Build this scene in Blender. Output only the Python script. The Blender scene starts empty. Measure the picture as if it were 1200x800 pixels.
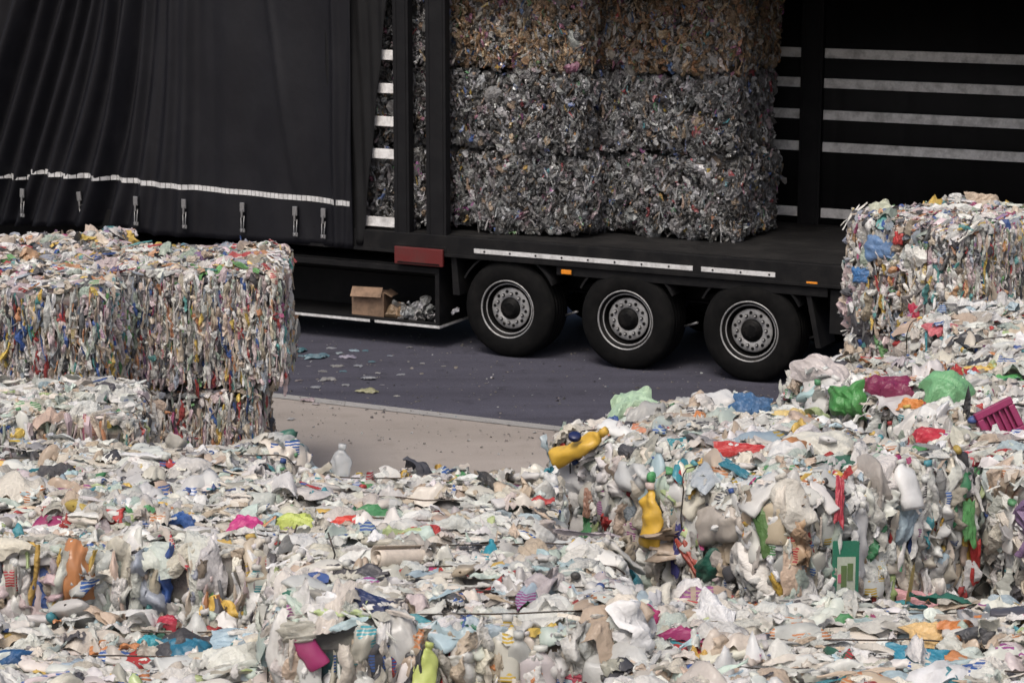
import bpy, bmesh, math, random
import numpy as np
from mathutils import Vector, Matrix
from mathutils.bvhtree import BVHTree

R = math.radians
scn = bpy.context.scene
COL = scn.collection
rng = np.random.default_rng(11)
random.seed(5)

# ------------------------------------------------------------------ helpers
def tag(o, label=None, cat=None, group=None, kind=None):
    if label: o['label'] = label
    if cat: o['category'] = cat
    if group: o['group'] = group
    if kind: o['kind'] = kind
    return o

def empty(name, loc=(0, 0, 0), rz=0.0, parent=None):
    o = bpy.data.objects.new(name, None)
    o.empty_display_size = .2
    COL.objects.link(o)
    o.location = loc
    o.rotation_euler = (0, 0, rz)
    if parent: o.parent = parent
    return o

def link_mesh(name, me, mats, parent=None, loc=None):
    o = bpy.data.objects.new(name, me)
    COL.objects.link(o)
    if not isinstance(mats, (list, tuple)): mats = [mats]
    if not me.materials:
        for m in mats: me.materials.append(m)
    if parent: o.parent = parent
    if loc is not None: o.location = loc
    return o

class MB:
    """collects shapes into one mesh"""
    def __init__(s): s.bm = bmesh.new(); s.mi = 0
    def _mark(s, faces):
        for f in faces: f.material_index = s.mi
    def box(s, x0, x1, y0, y1, z0, z1, bev=0.0):
        r = bmesh.ops.create_cube(s.bm, size=1.0)
        vs = r['verts']
        for v in vs:
            v.co = Vector(((x0+x1)/2+v.co.x*(x1-x0), (y0+y1)/2+v.co.y*(y1-y0), (z0+z1)/2+v.co.z*(z1-z0)))
        fs = set(f for v in vs for f in v.link_faces)
        s._mark(fs)
        if bev > 0:
            es = list(set(e for v in vs for e in v.link_edges))
            b = bmesh.ops.bevel(s.bm, geom=es, offset=bev, segments=2, affect='EDGES', profile=.6)
            s._mark(b['faces'])
        return s
    def lathe(s, prof, axis='y', n=40, c=(0, 0, 0), closed=False):
        """prof: list of (r, h); revolve about the axis through c"""
        rings = []
        for (r, h) in prof:
            ring = []
            for k in range(n):
                a = 2*math.pi*k/n
                u, v = r*math.cos(a), r*math.sin(a)
                p = (u, h, v) if axis == 'y' else ((h, u, v) if axis == 'x' else (u, v, h))
                ring.append(s.bm.verts.new((p[0]+c[0], p[1]+c[1], p[2]+c[2])))
            rings.append(ring)
        m = len(rings)
        for i in range(m if closed else m-1):
            a, b = rings[i], rings[(i+1) % m]
            for k in range(n):
                f = s.bm.faces.new((a[k], a[(k+1) % n], b[(k+1) % n], b[k]))
                f.material_index = s.mi; f.smooth = True
        return s
    def tube(s, pts, rad, n=6):
        pts = [Vector(p) for p in pts]
        prev = None
        closed = (pts[0]-pts[-1]).length < 1e-5
        if closed: pts = pts[:-1]
        m = len(pts); rings = []
        for i, p in enumerate(pts):
            if closed: t = pts[(i+1) % m]-pts[i-1]
            else: t = pts[min(i+1, m-1)]-pts[max(i-1, 0)]
            t.normalize()
            ref = Vector((0, 0, 1)) if abs(t.z) < .9 else Vector((1, 0, 0))
            if prev is not None: ref = prev
            u = t.cross(ref)
            if u.length < 1e-4: u = t.cross(Vector((1, .3, 0)))
            u.normalize(); w = u.cross(t); prev = w
            r = rad[i] if isinstance(rad, (list, tuple)) else rad
            rings.append([s.bm.verts.new(p+u*r*math.cos(2*math.pi*k/n)+w*r*math.sin(2*math.pi*k/n)) for k in range(n)])
        for i in range(m if closed else m-1):
            a, b = rings[i], rings[(i+1) % m]
            for k in range(n):
                f = s.bm.faces.new((a[k], a[(k+1) % n], b[(k+1) % n], b[k])); f.smooth = True; f.material_index = s.mi
        if not closed:
            for rg in (rings[0][::-1], rings[-1]):
                f = s.bm.faces.new(rg); f.material_index = s.mi
        return s
    def prism(s, pts, y0, y1):
        """polygon in x,z extruded in y"""
        a = [s.bm.verts.new((x, y0, z)) for x, z in pts]
        b = [s.bm.verts.new((x, y1, z)) for x, z in pts]
        fs = [s.bm.faces.new(a), s.bm.faces.new(b[::-1])]
        for i in range(len(pts)):
            j = (i+1) % len(pts)
            fs.append(s.bm.faces.new((a[j], a[i], b[i], b[j])))
        s._mark(fs); return s
    def build(s, name, mats, parent=None, loc=None):
        bmesh.ops.recalc_face_normals(s.bm, faces=s.bm.faces[:])
        me = bpy.data.meshes.new(name)
        s.bm.to_mesh(me); s.bm.free()
        return link_mesh(name, me, mats, parent, loc)

# ------------------------------------------------------------------ materials
def new_mat(name):
    m = bpy.data.materials.new(name); m.use_nodes = True
    nt = m.node_tree; nt.nodes.clear()
    out = nt.nodes.new('ShaderNodeOutputMaterial')
    return m, nt, out

def N(nt, t, **kw):
    n = nt.nodes.new(t)
    for k, v in kw.items():
        if k.startswith('_'): setattr(n, k[1:], v)
        else: n.inputs[k.replace('__', ' ')].default_value = v
    return n

def worn(name, col, rough=.5, metal=0.0, dirt=(.12, .11, .10), dirt_amt=.4, scale=6.0, bump=.15, bscale=60.0, spec=.5, coords='Object', var=.25):
    m, nt, out = new_mat(name)
    L = nt.links.new
    p = N(nt, 'ShaderNodeBsdfPrincipled', Metallic=metal)
    p.inputs['Specular IOR Level'].default_value = spec
    tc = N(nt, 'ShaderNodeTexCoord')
    n1 = N(nt, 'ShaderNodeTexNoise', Scale=scale, Detail=8.0, Roughness=.65)
    n2 = N(nt, 'ShaderNodeTexNoise', Scale=bscale, Detail=5.0, Roughness=.6)
    L(tc.outputs[coords], n1.inputs['Vector']); L(tc.outputs[coords], n2.inputs['Vector'])
    r1 = N(nt, 'ShaderNodeValToRGB')
    r1.color_ramp.elements[0].position = .45; r1.color_ramp.elements[0].color = (0, 0, 0, 1)
    r1.color_ramp.elements[1].position = .75; r1.color_ramp.elements[1].color = (dirt_amt,)*3+(1,)
    L(n1.outputs['Fac'], r1.inputs['Fac'])
    mx = N(nt, 'ShaderNodeMixRGB'); mx.inputs[1].default_value = (*col, 1); mx.inputs[2].default_value = (*dirt, 1)
    L(r1.outputs['Color'], mx.inputs['Fac'])
    mp = N(nt, 'ShaderNodeMapRange'); mp.inputs['To Min'].default_value = 1-var; mp.inputs['To Max'].default_value = 1+var
    L(n2.outputs['Fac'], mp.inputs['Value'])
    mul = N(nt, 'ShaderNodeMixRGB', _blend_type='MULTIPLY'); mul.inputs['Fac'].default_value = 1
    L(mx.outputs['Color'], mul.inputs[1]); L(mp.outputs['Result'], mul.inputs[2])
    L(mul.outputs['Color'], p.inputs['Base Color'])
    rr = N(nt, 'ShaderNodeMapRange'); rr.inputs['To Min'].default_value = max(.05, rough-.15); rr.inputs['To Max'].default_value = min(1, rough+.2)
    L(n1.outputs['Fac'], rr.inputs['Value']); L(rr.outputs['Result'], p.inputs['Roughness'])
    b = N(nt, 'ShaderNodeBump', Strength=bump, Distance=.01)
    L(n2.outputs['Fac'], b.inputs['Height']); L(b.outputs['Normal'], p.inputs['Normal'])
    L(p.outputs['BSDF'], out.inputs['Surface'])
    return m

def plastic_mat(name, rough=(.26, .58), trans=.22, prints=True, spec=.5, bump=.55, dirt=.35, crease=17.0):
    """waste plastic: colour of each piece comes from the Col attribute; alpha = random number of the piece"""
    m, nt, out = new_mat(name)
    L = nt.links.new
    p = N(nt, 'ShaderNodeBsdfPrincipled')
    p.inputs['Specular IOR Level'].default_value = spec
    at = N(nt, 'ShaderNodeAttribute', _attribute_name='Col')
    tc = N(nt, 'ShaderNodeTexCoord')
    nd = N(nt, 'ShaderNodeTexNoise', Scale=9.0, Detail=8.0, Roughness=.7)
    nf = N(nt, 'ShaderNodeTexNoise', Scale=75.0, Detail=4.0, Roughness=.6, Distortion=1.2)
    L(tc.outputs['Object'], nd.inputs['Vector']); L(tc.outputs['Object'], nf.inputs['Vector'])
    col = at.outputs['Color']
    if prints:
        # printing on some of the pieces: coloured blotches and fine lines of type
        psh = N(nt, 'ShaderNodeVectorMath', _operation='SCALE'); psh.inputs[0].default_value = (31.0, 17.0, 23.0); L(at.outputs['Alpha'], psh.inputs['Scale'])
        pad = N(nt, 'ShaderNodeVectorMath', _operation='ADD'); L(tc.outputs['Object'], pad.inputs[0]); L(psh.outputs[0], pad.inputs[1])
        npt = N(nt, 'ShaderNodeTexVoronoi', _distance='CHEBYCHEV', Scale=9.0); npt.inputs['Randomness'].default_value = .6
        L(pad.outputs[0], npt.inputs['Vector'])
        th0 = N(nt, 'ShaderNodeMath', _operation='LESS_THAN'); th0.inputs[1].default_value = .33
        L(npt.outputs['Distance'], th0.inputs[0])
        wvt = N(nt, 'ShaderNodeTexWave', _bands_direction='Z', Scale=26.0, Distortion=3.0); wvt.inputs['Detail'].default_value = 3.0
        L(pad.outputs[0], wvt.inputs['Vector'])
        th1 = N(nt, 'ShaderNodeMath', _operation='GREATER_THAN'); th1.inputs[1].default_value = .28; L(wvt.outputs['Fac'], th1.inputs[0])
        thr = N(nt, 'ShaderNodeMath', _operation='MULTIPLY'); L(th0.outputs[0], thr.inputs[0]); L(th1.outputs[0], thr.inputs[1])
        has = N(nt, 'ShaderNodeMath', _operation='LESS_THAN'); has.inputs[1].default_value = .085
        L(at.outputs['Alpha'], has.inputs[0])
        mm = N(nt, 'ShaderNodeMath', _operation='MULTIPLY'); L(thr.outputs[0], mm.inputs[0]); L(has.outputs[0], mm.inputs[1])
        ramp = N(nt, 'ShaderNodeValToRGB'); ramp.color_ramp.interpolation = 'CONSTANT'
        els = ramp.color_ramp.elements
        cols = [(.05, .12, .35), (.45, .05, .06), (.1, .3, .12), (.55, .38, .05), (.3, .08, .25), (.06, .3, .35), (.5, .2, .08), (.08, .08, .09)]
        els[0].position = 0; els[0].color = (*cols[0], 1)
        els[1].position = .02; els[1].color = (*cols[1], 1)
        for i, c in enumerate(cols[2:]):
            e = els.new(.03+.009*i); e.color = (*c, 1)
        L(at.outputs['Alpha'], ramp.inputs['Fac'])
        mx = N(nt, 'ShaderNodeMixRGB'); L(mm.outputs[0], mx.inputs['Fac']); L(col, mx.inputs[1]); L(ramp.outputs['Color'], mx.inputs[2])
        col = mx.outputs['Color']
    dr = N(nt, 'ShaderNodeValToRGB')
    dr.color_ramp.elements[0].position = .42; dr.color_ramp.elements[0].color = (0, 0, 0, 1)
    dr.color_ramp.elements[1].position = .8; dr.color_ramp.elements[1].color = (dirt, dirt, dirt, 1)
    L(nd.outputs['Fac'], dr.inputs['Fac'])
    m2 = N(nt, 'ShaderNodeMixRGB'); m2.inputs[2].default_value = (.20, .165, .13, 1)
    L(dr.outputs['Color'], m2.inputs['Fac']); L(col, m2.inputs[1])
    L(m2.outputs['Color'], p.inputs['Base Color'])
    rr = N(nt, 'ShaderNodeMapRange'); rr.inputs['From Min'].default_value = 0; rr.inputs['To Min'].default_value = rough[0]; rr.inputs['To Max'].default_value = rough[1]
    L(at.outputs['Alpha'], rr.inputs['Value']); L(rr.outputs['Result'], p.inputs['Roughness'])
    wv = N(nt, 'ShaderNodeTexNoise', Scale=14.0, Detail=2.0)
    L(tc.outputs['Object'], wv.inputs['Vector'])
    wm = N(nt, 'ShaderNodeMixRGB', _blend_type='LINEAR_LIGHT'); wm.inputs['Fac'].default_value = .06
    L(tc.outputs['Object'], wm.inputs[1]); L(wv.outputs['Color'], wm.inputs[2])
    # every piece gets its own crease pattern: shift by its random number
    sh = N(nt, 'ShaderNodeVectorMath', _operation='SCALE'); sh.inputs[0].default_value = (9.0, 5.0, 7.0); L(at.outputs['Alpha'], sh.inputs['Scale'])
    ad = N(nt, 'ShaderNodeVectorMath', _operation='ADD'); L(wm.outputs['Color'], ad.inputs[0]); L(sh.outputs[0], ad.inputs[1])
    v1 = N(nt, 'ShaderNodeTexVoronoi', Scale=crease); v2 = N(nt, 'ShaderNodeTexVoronoi', Scale=crease*2.6)
    L(ad.outputs[0], v1.inputs['Vector']); L(ad.outputs[0], v2.inputs['Vector'])
    h1 = N(nt, 'ShaderNodeMath', _operation='MULTIPLY_ADD'); h1.inputs[1].default_value = .38; L(v2.outputs['Distance'], h1.inputs[0]); L(v1.outputs['Distance'], h1.inputs[2])
    h2 = N(nt, 'ShaderNodeMath', _operation='MULTIPLY_ADD'); h2.inputs[1].default_value = .25; L(nf.outputs['Fac'], h2.inputs[0]); L(h1.outputs[0], h2.inputs[2])
    b = N(nt, 'ShaderNodeBump', Strength=bump, Distance=.03)
    bs = N(nt, 'ShaderNodeMapRange'); bs.inputs['From Min'].default_value = .1; bs.inputs['From Max'].default_value = .95; bs.inputs['To Min'].default_value = bump*.12; bs.inputs['To Max'].default_value = bump
    L(at.outputs['Alpha'], bs.inputs['Value']); L(bs.outputs['Result'], b.inputs['Strength'])
    L(h2.outputs[0], b.inputs['Height']); L(b.outputs['Normal'], p.inputs['Normal'])
    tr = N(nt, 'ShaderNodeBsdfTranslucent'); L(m2.outputs['Color'], tr.inputs['Color']); L(b.outputs['Normal'], tr.inputs['Normal'])
    ms = N(nt, 'ShaderNodeMixShader', Fac=trans)
    L(p.outputs['BSDF'], ms.inputs[1]); L(tr.outputs['BSDF'], ms.inputs[2])
    L(ms.outputs['Shader'], out.inputs['Surface'])
    return m

M_PL = plastic_mat('waste_plastic')
M_PLD = plastic_mat('dusty_waste_plastic', rough=(.2, .42), trans=.06, spec=.75, bump=.8, dirt=.4, crease=40.0)
M_BOT = plastic_mat('bottle_plastic', rough=(.28, .48), trans=.2, prints=True, bump=.10, dirt=.3, crease=12.0)
M_PLAIN = plastic_mat('plain_plastic', rough=(.3, .5), trans=.15, prints=False, bump=.32, dirt=.3, crease=20.0)

def clear_mat():
    m, nt, out = new_mat('clear_plastic')
    L = nt.links.new
    p = N(nt, 'ShaderNodeBsdfPrincipled', Roughness=.22)
    p.inputs['Base Color'].default_value = (.72, .73, .73, 1)
    tc = N(nt, 'ShaderNodeTexCoord'); nf = N(nt, 'ShaderNodeTexNoise', Scale=30.0, Detail=4.0)
    L(tc.outputs['Object'], nf.inputs['Vector'])
    b = N(nt, 'ShaderNodeBump', Strength=.4, Distance=.01); L(nf.outputs['Fac'], b.inputs['Height']); L(b.outputs['Normal'], p.inputs['Normal'])
    t = N(nt, 'ShaderNodeBsdfTransparent'); t.inputs['Color'].default_value = (.9, .93, .93, 1)
    ms = N(nt, 'ShaderNodeMixShader', Fac=.58)
    L(p.outputs['BSDF'], ms.inputs[1]); L(t.outputs['BSDF'], ms.inputs[2]); L(ms.outputs['Shader'], out.inputs['Surface'])
    return m
M_CLEAR = clear_mat()
M_WIRE = worn('baling_wire', (.05, .045, .04), rough=.5, metal=.6, dirt=(.12, .05, .02), dirt_amt=.6)
M_TARP = worn('curtain_tarpaulin', (.0055, .0056, .0080), rough=.5, dirt=(.012, .012, .015), dirt_amt=.45, scale=2.5, bump=.25, bscale=14, spec=.3)
M_TARPI = worn('inner_tarpaulin', (.008, .008, .0085), rough=.6, dirt=(.016, .016, .016), dirt_amt=.4, scale=2.0, bump=.15, bscale=9, spec=.2)
M_STEEL = worn('painted_dark_steel', (.009, .009, .0095), rough=.5, dirt=(.03, .028, .026), dirt_amt=.45, scale=5, bump=.2, spec=.15)
M_POST = worn('painted_post', (.009, .009, .010), rough=.55, dirt=(.024, .024, .024), dirt_amt=.35, scale=5, bump=.12, spec=.15)
M_DECK = worn('plywood_deck', (.014, .0135, .0135), rough=.6, dirt=(.04, .038, .036), dirt_amt=.55, scale=3.5, bump=.4, bscale=35, spec=.2)
M_RUB = worn('tyre_rubber', (.0055, .0055, .0055), rough=.85, dirt=(.018, .017, .016), dirt_amt=.5, scale=7, bump=.25, spec=.1)
M_ALU = worn('rim_metal', (.36, .36, .355), rough=.5, metal=.4, dirt=(.07, .065, .06), dirt_amt=.75, scale=11, bump=.1)
M_HUB = worn('hub_dark', (.005, .005, .005), rough=.55, dirt=(.03, .027, .025), dirt_amt=.5, bump=.2, spec=.12)
M_LATH = worn('aluminium_lath', (.74, .73, .71), rough=.55, metal=.05, dirt=(.12, .11, .10), dirt_amt=.75, scale=7, bump=.25, bscale=40)
M_REFL = worn('reflective_tape', (.62, .62, .61), rough=.35, dirt=(.16, .15, .14), dirt_amt=.6, scale=14, bump=.1)
M_RED = worn('red_paint', (.11, .012, .011), rough=.5, dirt=(.06, .03, .025), dirt_amt=.6, bump=.2)
M_AMB = worn('amber_lens', (.75, .26, .02), rough=.25, dirt_amt=.1, bump=.05)
M_BUCK = worn('buckle_metal', (.30, .30, .30), rough=.4, metal=.7, dirt_amt=.6, bump=.1)
M_CARD = worn('cardboard', (.24, .155, .10), rough=.85, dirt=(.07, .05, .035), dirt_amt=.85, scale=9, bump=.25)
M_BOX = worn('grey_green_box', (.22, .30, .28), rough=.6, dirt=(.12, .13, .12), dirt_amt=.5)

def ground_mat(name, base, base2, speck, rough=.85, crack=False, stain=(.5, .5, .5), big=.35, stretch=(.35, 1.0, 1)):
    m, nt, out = new_mat(name); L = nt.links.new
    p = N(nt, 'ShaderNodeBsdfPrincipled', Roughness=rough)
    p.inputs['Specular IOR Level'].default_value = .3
    tc = N(nt, 'ShaderNodeTexCoord')
    mp = N(nt, 'ShaderNodeMapping'); mp.inputs['Rotation'].default_value = (0, 0, .4725); mp.inputs['Scale'].default_value = stretch
    L(tc.outputs['Object'], mp.inputs['Vector'])
    n1 = N(nt, 'ShaderNodeTexNoise', Scale=big*3, Detail=9.0, Roughness=.6); L(mp.outputs['Vector'], n1.inputs['Vector'])
    n2 = N(nt, 'ShaderNodeTexNoise', Scale=70.0, Detail=6.0, Roughness=.75); L(tc.outputs['Object'], n2.inputs['Vector'])
    n3 = N(nt, 'ShaderNodeTexNoise', Scale=3.5, Detail=8.0, Roughness=.7); L(tc.outputs['Object'], n3.inputs['Vector'])
    r = N(nt, 'ShaderNodeValToRGB'); r.color_ramp.elements[0].position = .35; r.color_ramp.elements[1].position = .68
    r.color_ramp.elements[0].color = (*base, 1); r.color_ramp.elements[1].color = (*base2, 1)
    L(n1.outputs['Fac'], r.inputs['Fac'])
    mr = N(nt, 'ShaderNodeMapRange'); mr.inputs['From Min'].default_value = .25; mr.inputs['From Max'].default_value = .75
    mr.inputs['To Min'].default_value = 1-speck; mr.inputs['To Max'].default_value = 1+speck
    L(n2.outputs['Fac'], mr.inputs['Value'])
    mu = N(nt, 'ShaderNodeMixRGB', _blend_type='MULTIPLY'); mu.inputs['Fac'].default_value = 1
    L(r.outputs['Color'], mu.inputs[1]); L(mr.outputs['Result'], mu.inputs[2])
    s = N(nt, 'ShaderNodeValToRGB'); s.color_ramp.elements[0].position = .55; s.color_ramp.elements[1].position = .72
    s.color_ramp.elements[0].color = (1, 1, 1, 1); s.color_ramp.elements[1].color = (*stain, 1)
    L(n3.outputs['Fac'], s.inputs['Fac'])
    m2 = N(nt, 'ShaderNodeMixRGB', _blend_type='MULTIPLY'); m2.inputs['Fac'].default_value = 1
    L(mu.outputs['Color'], m2.inputs[1]); L(s.outputs['Color'], m2.inputs[2])
    L(m2.outputs['Color'], p.inputs['Base Color'])
    b = N(nt, 'ShaderNodeBump', Strength=.35, Distance=.01); L(n2.outputs['Fac'], b.inputs['Height']); L(b.outputs['Normal'], p.inputs['Normal'])
    L(p.outputs['BSDF'], out.inputs['Surface'])
    return m
M_ASPH = ground_mat('asphalt', (.042, .041, .055), (.072, .071, .094), .45, stain=(.55, .55, .55), stretch=(.07, 1.0, 1), big=.5)
M_CONC = ground_mat('concrete', (.265, .235, .208), (.33, .295, .265), .12, stain=(.85, .84, .83))
M_KERB = ground_mat('kerb_concrete', (.24, .235, .225), (.33, .32, .305), .25, stain=(.6, .6, .6))

# ------------------------------------------------------------------ camera (used too for aiming at surfaces)
CAMH, PITCH, FPX = 4.72, .1953, 2700.0
cam = bpy.data.cameras.new('camera')
co = bpy.data.objects.new('camera', cam); COL.objects.link(co)
co.location = (0, 0, CAMH); co.rotation_euler = (math.pi/2-PITCH, 0, 0)
cam.sensor_width = 36; cam.lens = 36*FPX/1200.0
cam.clip_start = .1; cam.clip_end = 2000
cam.dof.use_dof = True; cam.dof.focus_distance = 13.0; cam.dof.aperture_fstop = 9.0
scn.camera = co

# ------------------------------------------------------------------ world and sun
w = bpy.data.worlds.new('World'); scn.world = w; w.use_nodes = True
nt = w.node_tree; nt.nodes.clear()
wo = nt.nodes.new('ShaderNodeOutputWorld'); bg = nt.nodes.new('ShaderNodeBackground'); sky = nt.nodes.new('ShaderNodeTexSky')
sky.sky_type = 'NISHITA'; sky.sun_disc = False
SUN_EL, SUN_AZ = R(57), R(-160)     # azimuth from +Y towards +X
sky.sun_elevation = SUN_EL; sky.sun_rotation = SUN_AZ
sky.air_density = .8; sky.dust_density = 6.0; sky.ozone_density = .8
bg.inputs['Strength'].default_value = .125
nt.links.new(sky.outputs[0], bg.inputs[0]); nt.links.new(bg.outputs[0], wo.inputs[0])
sl = bpy.data.lights.new('sun', 'SUN'); sl.energy = 1.35; sl.angle = R(20); sl.color = (1, .985, .955)
so = bpy.data.objects.new('sun', sl); COL.objects.link(so)
d = Vector((math.sin(SUN_AZ)*math.cos(SUN_EL), math.cos(SUN_AZ)*math.cos(SUN_EL), math.sin(SUN_EL)))
so.rotation_euler = d.to_track_quat('Z', 'Y').to_euler(); so.location = d*30
scn.view_settings.view_transform = 'Standard'; scn.view_settings.look = 'None'
scn.view_settings.gamma = 1.0; scn.view_settings.exposure = 0.27
scn.cycles.max_bounces = 6; scn.cycles.diffuse_bounces = 3; scn.cycles.transparent_max_bounces = 8

# ------------------------------------------------------------------ trailer frame
TH = .4725; TX, TY = -.045, 22.9975
UX, UY = math.cos(TH), -math.sin(TH); NX, NY = math.sin(TH), math.cos(TH)
def tw(a, b, z=0): return (TX+a*UX+b*NX, TY+a*UY+b*NY, z)

# ------------------------------------------------------------------ ground
def sheet(name, corners, z, mat, nx=1):
    me = bpy.data.meshes.new(name)
    me.from_pydata([(c[0], c[1], z) for c in corners], [], [(0, 1, 2, 3)])
    return link_mesh(name, me, mat)
tag(sheet('ground', [(-500, -500), (500, -500), (500, 500), (-500, 500)], 0, M_CONC), kind='structure')
tag(sheet('road', [tw(-300, -2.50), tw(300, -2.50), tw(300, 60), tw(-300, 60)], .004, M_ASPH), kind='structure')
tag(sheet('kerb_strip', [tw(-300, -2.66), tw(300, -2.66), tw(300, -2.50), tw(-300, -2.50)], .006, M_KERB), kind='structure')

# ------------------------------------------------------------------ crumpled piece templates
def tri(x): return np.abs((x % 1.0)*2-1)*2-1
def crumple(u, v, r, amp, k=5, f0=.5, f1=2.6):
    h = np.zeros_like(u)
    uu = u+.12*np.sin(v*r.uniform(2, 6)+r.uniform(0, 6)); vv = v+.12*np.sin(u*r.uniform(2, 6)+r.uniform(0, 6))
    for i in range(k):
        a = r.uniform(0, 2*math.pi); f = r.uniform(f0, f1)
        h += tri(f*(uu*math.cos(a)+vv*math.sin(a))+r.uniform(0, 1))*amp/(.6+f*.7)
    return h
def grid_faces(nu, nv, wrap=False):
    F = []
    for i in range(nu-1):
        for j in range(nv if wrap else nv-1):
            j2 = (j+1) % nv
            F.append((i*nv+j, i*nv+j2, (i+1)*nv+j2, (i+1)*nv+j))
    return np.array(F, dtype=np.int32)

def T_sheet(n, count, seed, amp=.10, tuck=.22, dome=.10):
    r = np.random.default_rng(seed); out = []
    g = np.linspace(-1, 1, n); g = np.sign(g)*np.abs(g)**.8*.5
    for q in range(count):
        u, v = np.meshgrid(g, g, indexing='ij')
        U, V_ = u*2, v*2
        # square grid -> uneven rounded outline
        sx = U*np.sqrt(np.clip(1-V_*V_*.38, 0, 1)); sy = V_*np.sqrt(np.clip(1-U*U*.38, 0, 1))
        ang = np.arctan2(sy, sx); e = np.maximum(np.abs(U), np.abs(V_))
        rad = 1+(.15*np.sin(ang*2+r.uniform(0, 6))+.11*np.sin(ang*3+r.uniform(0, 6))+.06*np.sin(ang*5+r.uniform(0, 6)))*e
        x = .5*sx*rad+crumple(u, v, r, .03, 3); y = .5*sy*rad+crumple(u, v, r, .03, 3)
        z = crumple(u, v, r, amp*r.uniform(.25, 1.15), 6, .5, 2.7)
        z += dome*r.uniform(-.3, 2.0)*(1-e**2)-tuck*r.uniform(.4, 1.2)*e**4
        c = r.uniform(-.3, .3); z += c*(u*math.cos(q)+v*math.sin(q))**2
        # long soft folds running across
        fa = r.uniform(-.5, .5); z += r.uniform(.03, .11)*np.abs(np.sin((v*math.cos(fa)+u*math.sin(fa))*r.uniform(7, 16)+3*u*r.uniform(-1, 1)))
        if r.random() < .25:
            fx = r.uniform(.05, .3); m = x > fx; x = np.where(m, 2*fx-x, x); z = np.where(m, z+.09+.1*(fx-x), z)
        out.append(np.stack([x, y, z], -1).reshape(-1, 3))
    return np.array(out), grid_faces(n, n), None

def T_ridge(nl, nw, count, seed):
    """long crumpled fold: length along x, bulging up (z)"""
    r = np.random.default_rng(seed); out = []
    for q in range(count):
        u, v = np.meshgrid(np.linspace(-.5, .5, nl), np.linspace(-.5, .5, nw), indexing='ij')
        ww = .75+.25*np.sin(u*r.uniform(4, 11)+r.uniform(0, 6))
        taper = np.clip((.5-np.abs(u))*9, .6, 1)
        y = v*ww*taper+.18*np.sin(u*r.uniform(3, 8)+r.uniform(0, 6))+crumple(u*3, v, r, .10, 3)
        z = np.cos(v*math.pi)*(.75+.35*np.sin(u*r.uniform(5, 14)+r.uniform(0, 6)))*taper+crumple(u*4, v*1.5, r, .20, 5)
        x = u+crumple(u, v, r, .02, 2)
        out.append(np.stack([x, y, z], -1).reshape(-1, 3))
    return np.array(out), grid_faces(nl, nw), None

BOT_PROFILES = [  # (position along the axis, radius), cap from index len-4
    [(-.50, .02), (-.495, .17), (-.47, .20), (-.36, .205), (-.22, .19), (-.06, .205), (.08, .20), (.20, .18), (.29, .12), (.35, .065), (.39, .055), (.395, .075), (.49, .073), (.495, .01)],
    [(-.50, .02), (-.495, .22), (-.47, .26), (-.33, .27), (-.18, .25), (-.02, .27), (.12, .27), (.24, .25), (.33, .18), (.38, .09), (.41, .07), (.415, .10), (.49, .095), (.495, .01)],
    [(-.50, .02), (-.495, .13), (-.47, .15), (-.33, .16), (-.20, .13), (-.05, .155), (.10, .16), (.22, .145), (.30, .10), (.36, .05), (.40, .045), (.405, .065), (.49, .062), (.495, .01)]]
def bottle_template(r, na, prof, squash=None, dent=1.0):
    s = squash if squash is not None else r.uniform(.25, .6)
    a = np.arange(na)/na*2*math.pi
    P = []
    bend = r.uniform(-.25, .25); tw_ = r.uniform(-.6, .6)
    for (h, rad) in prof:
        aa = a+tw_*h
        x = np.full(na, h); y = rad*np.cos(aa)*1.15; z = rad*np.sin(aa)*(s if rad > .11 else 1.0)
        y = y+bend*h*h
        P.append(np.stack([x, y, z], -1))
    P = np.array(P).reshape(-1, 3)
    body = np.repeat(np.array([1.0 if i < len(prof)-4 else .0 for i in range(len(prof))]), na)
    u, v = P[:, 0]*1.5, P[:, 1]*1.5
    d_ = crumple(u, v, r, .035*dent, 6, .8, 3.0)
    P[:, 2] += d_*body; P[:, 1] += crumple(u, P[:, 2]*2, r, .015*dent, 3)*body
    cap = np.repeat(np.array([0 if i < len(prof)-3 else 1 for i in range(len(prof))]), na)
    return P, cap
def T_bottle(count, seed, na=10):
    r = np.random.default_rng(seed); out = []; cap = None
    for q in range(count):
        P, cap = bottle_template(r, na, BOT_PROFILES[q % 3]); out.append(P)
    return np.array(out), grid_faces(len(BOT_PROFILES[0]), na, True), cap

TS_HI = T_sheet(14, 64, 1, .095)
TS_MD = T_sheet(8, 50, 2, .09)
TS_LO = T_sheet(4, 30, 3, .16)
TS_SH = T_sheet(6, 40, 22, .12, .05, .05)
TR_HI = T_ridge(14, 7, 50, 4)
TR_MD = T_ridge(8, 5, 40, 5)
TR_LO = T_ridge(6, 4, 30, 6)
TB = T_bottle(48, 7, 12)

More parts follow.
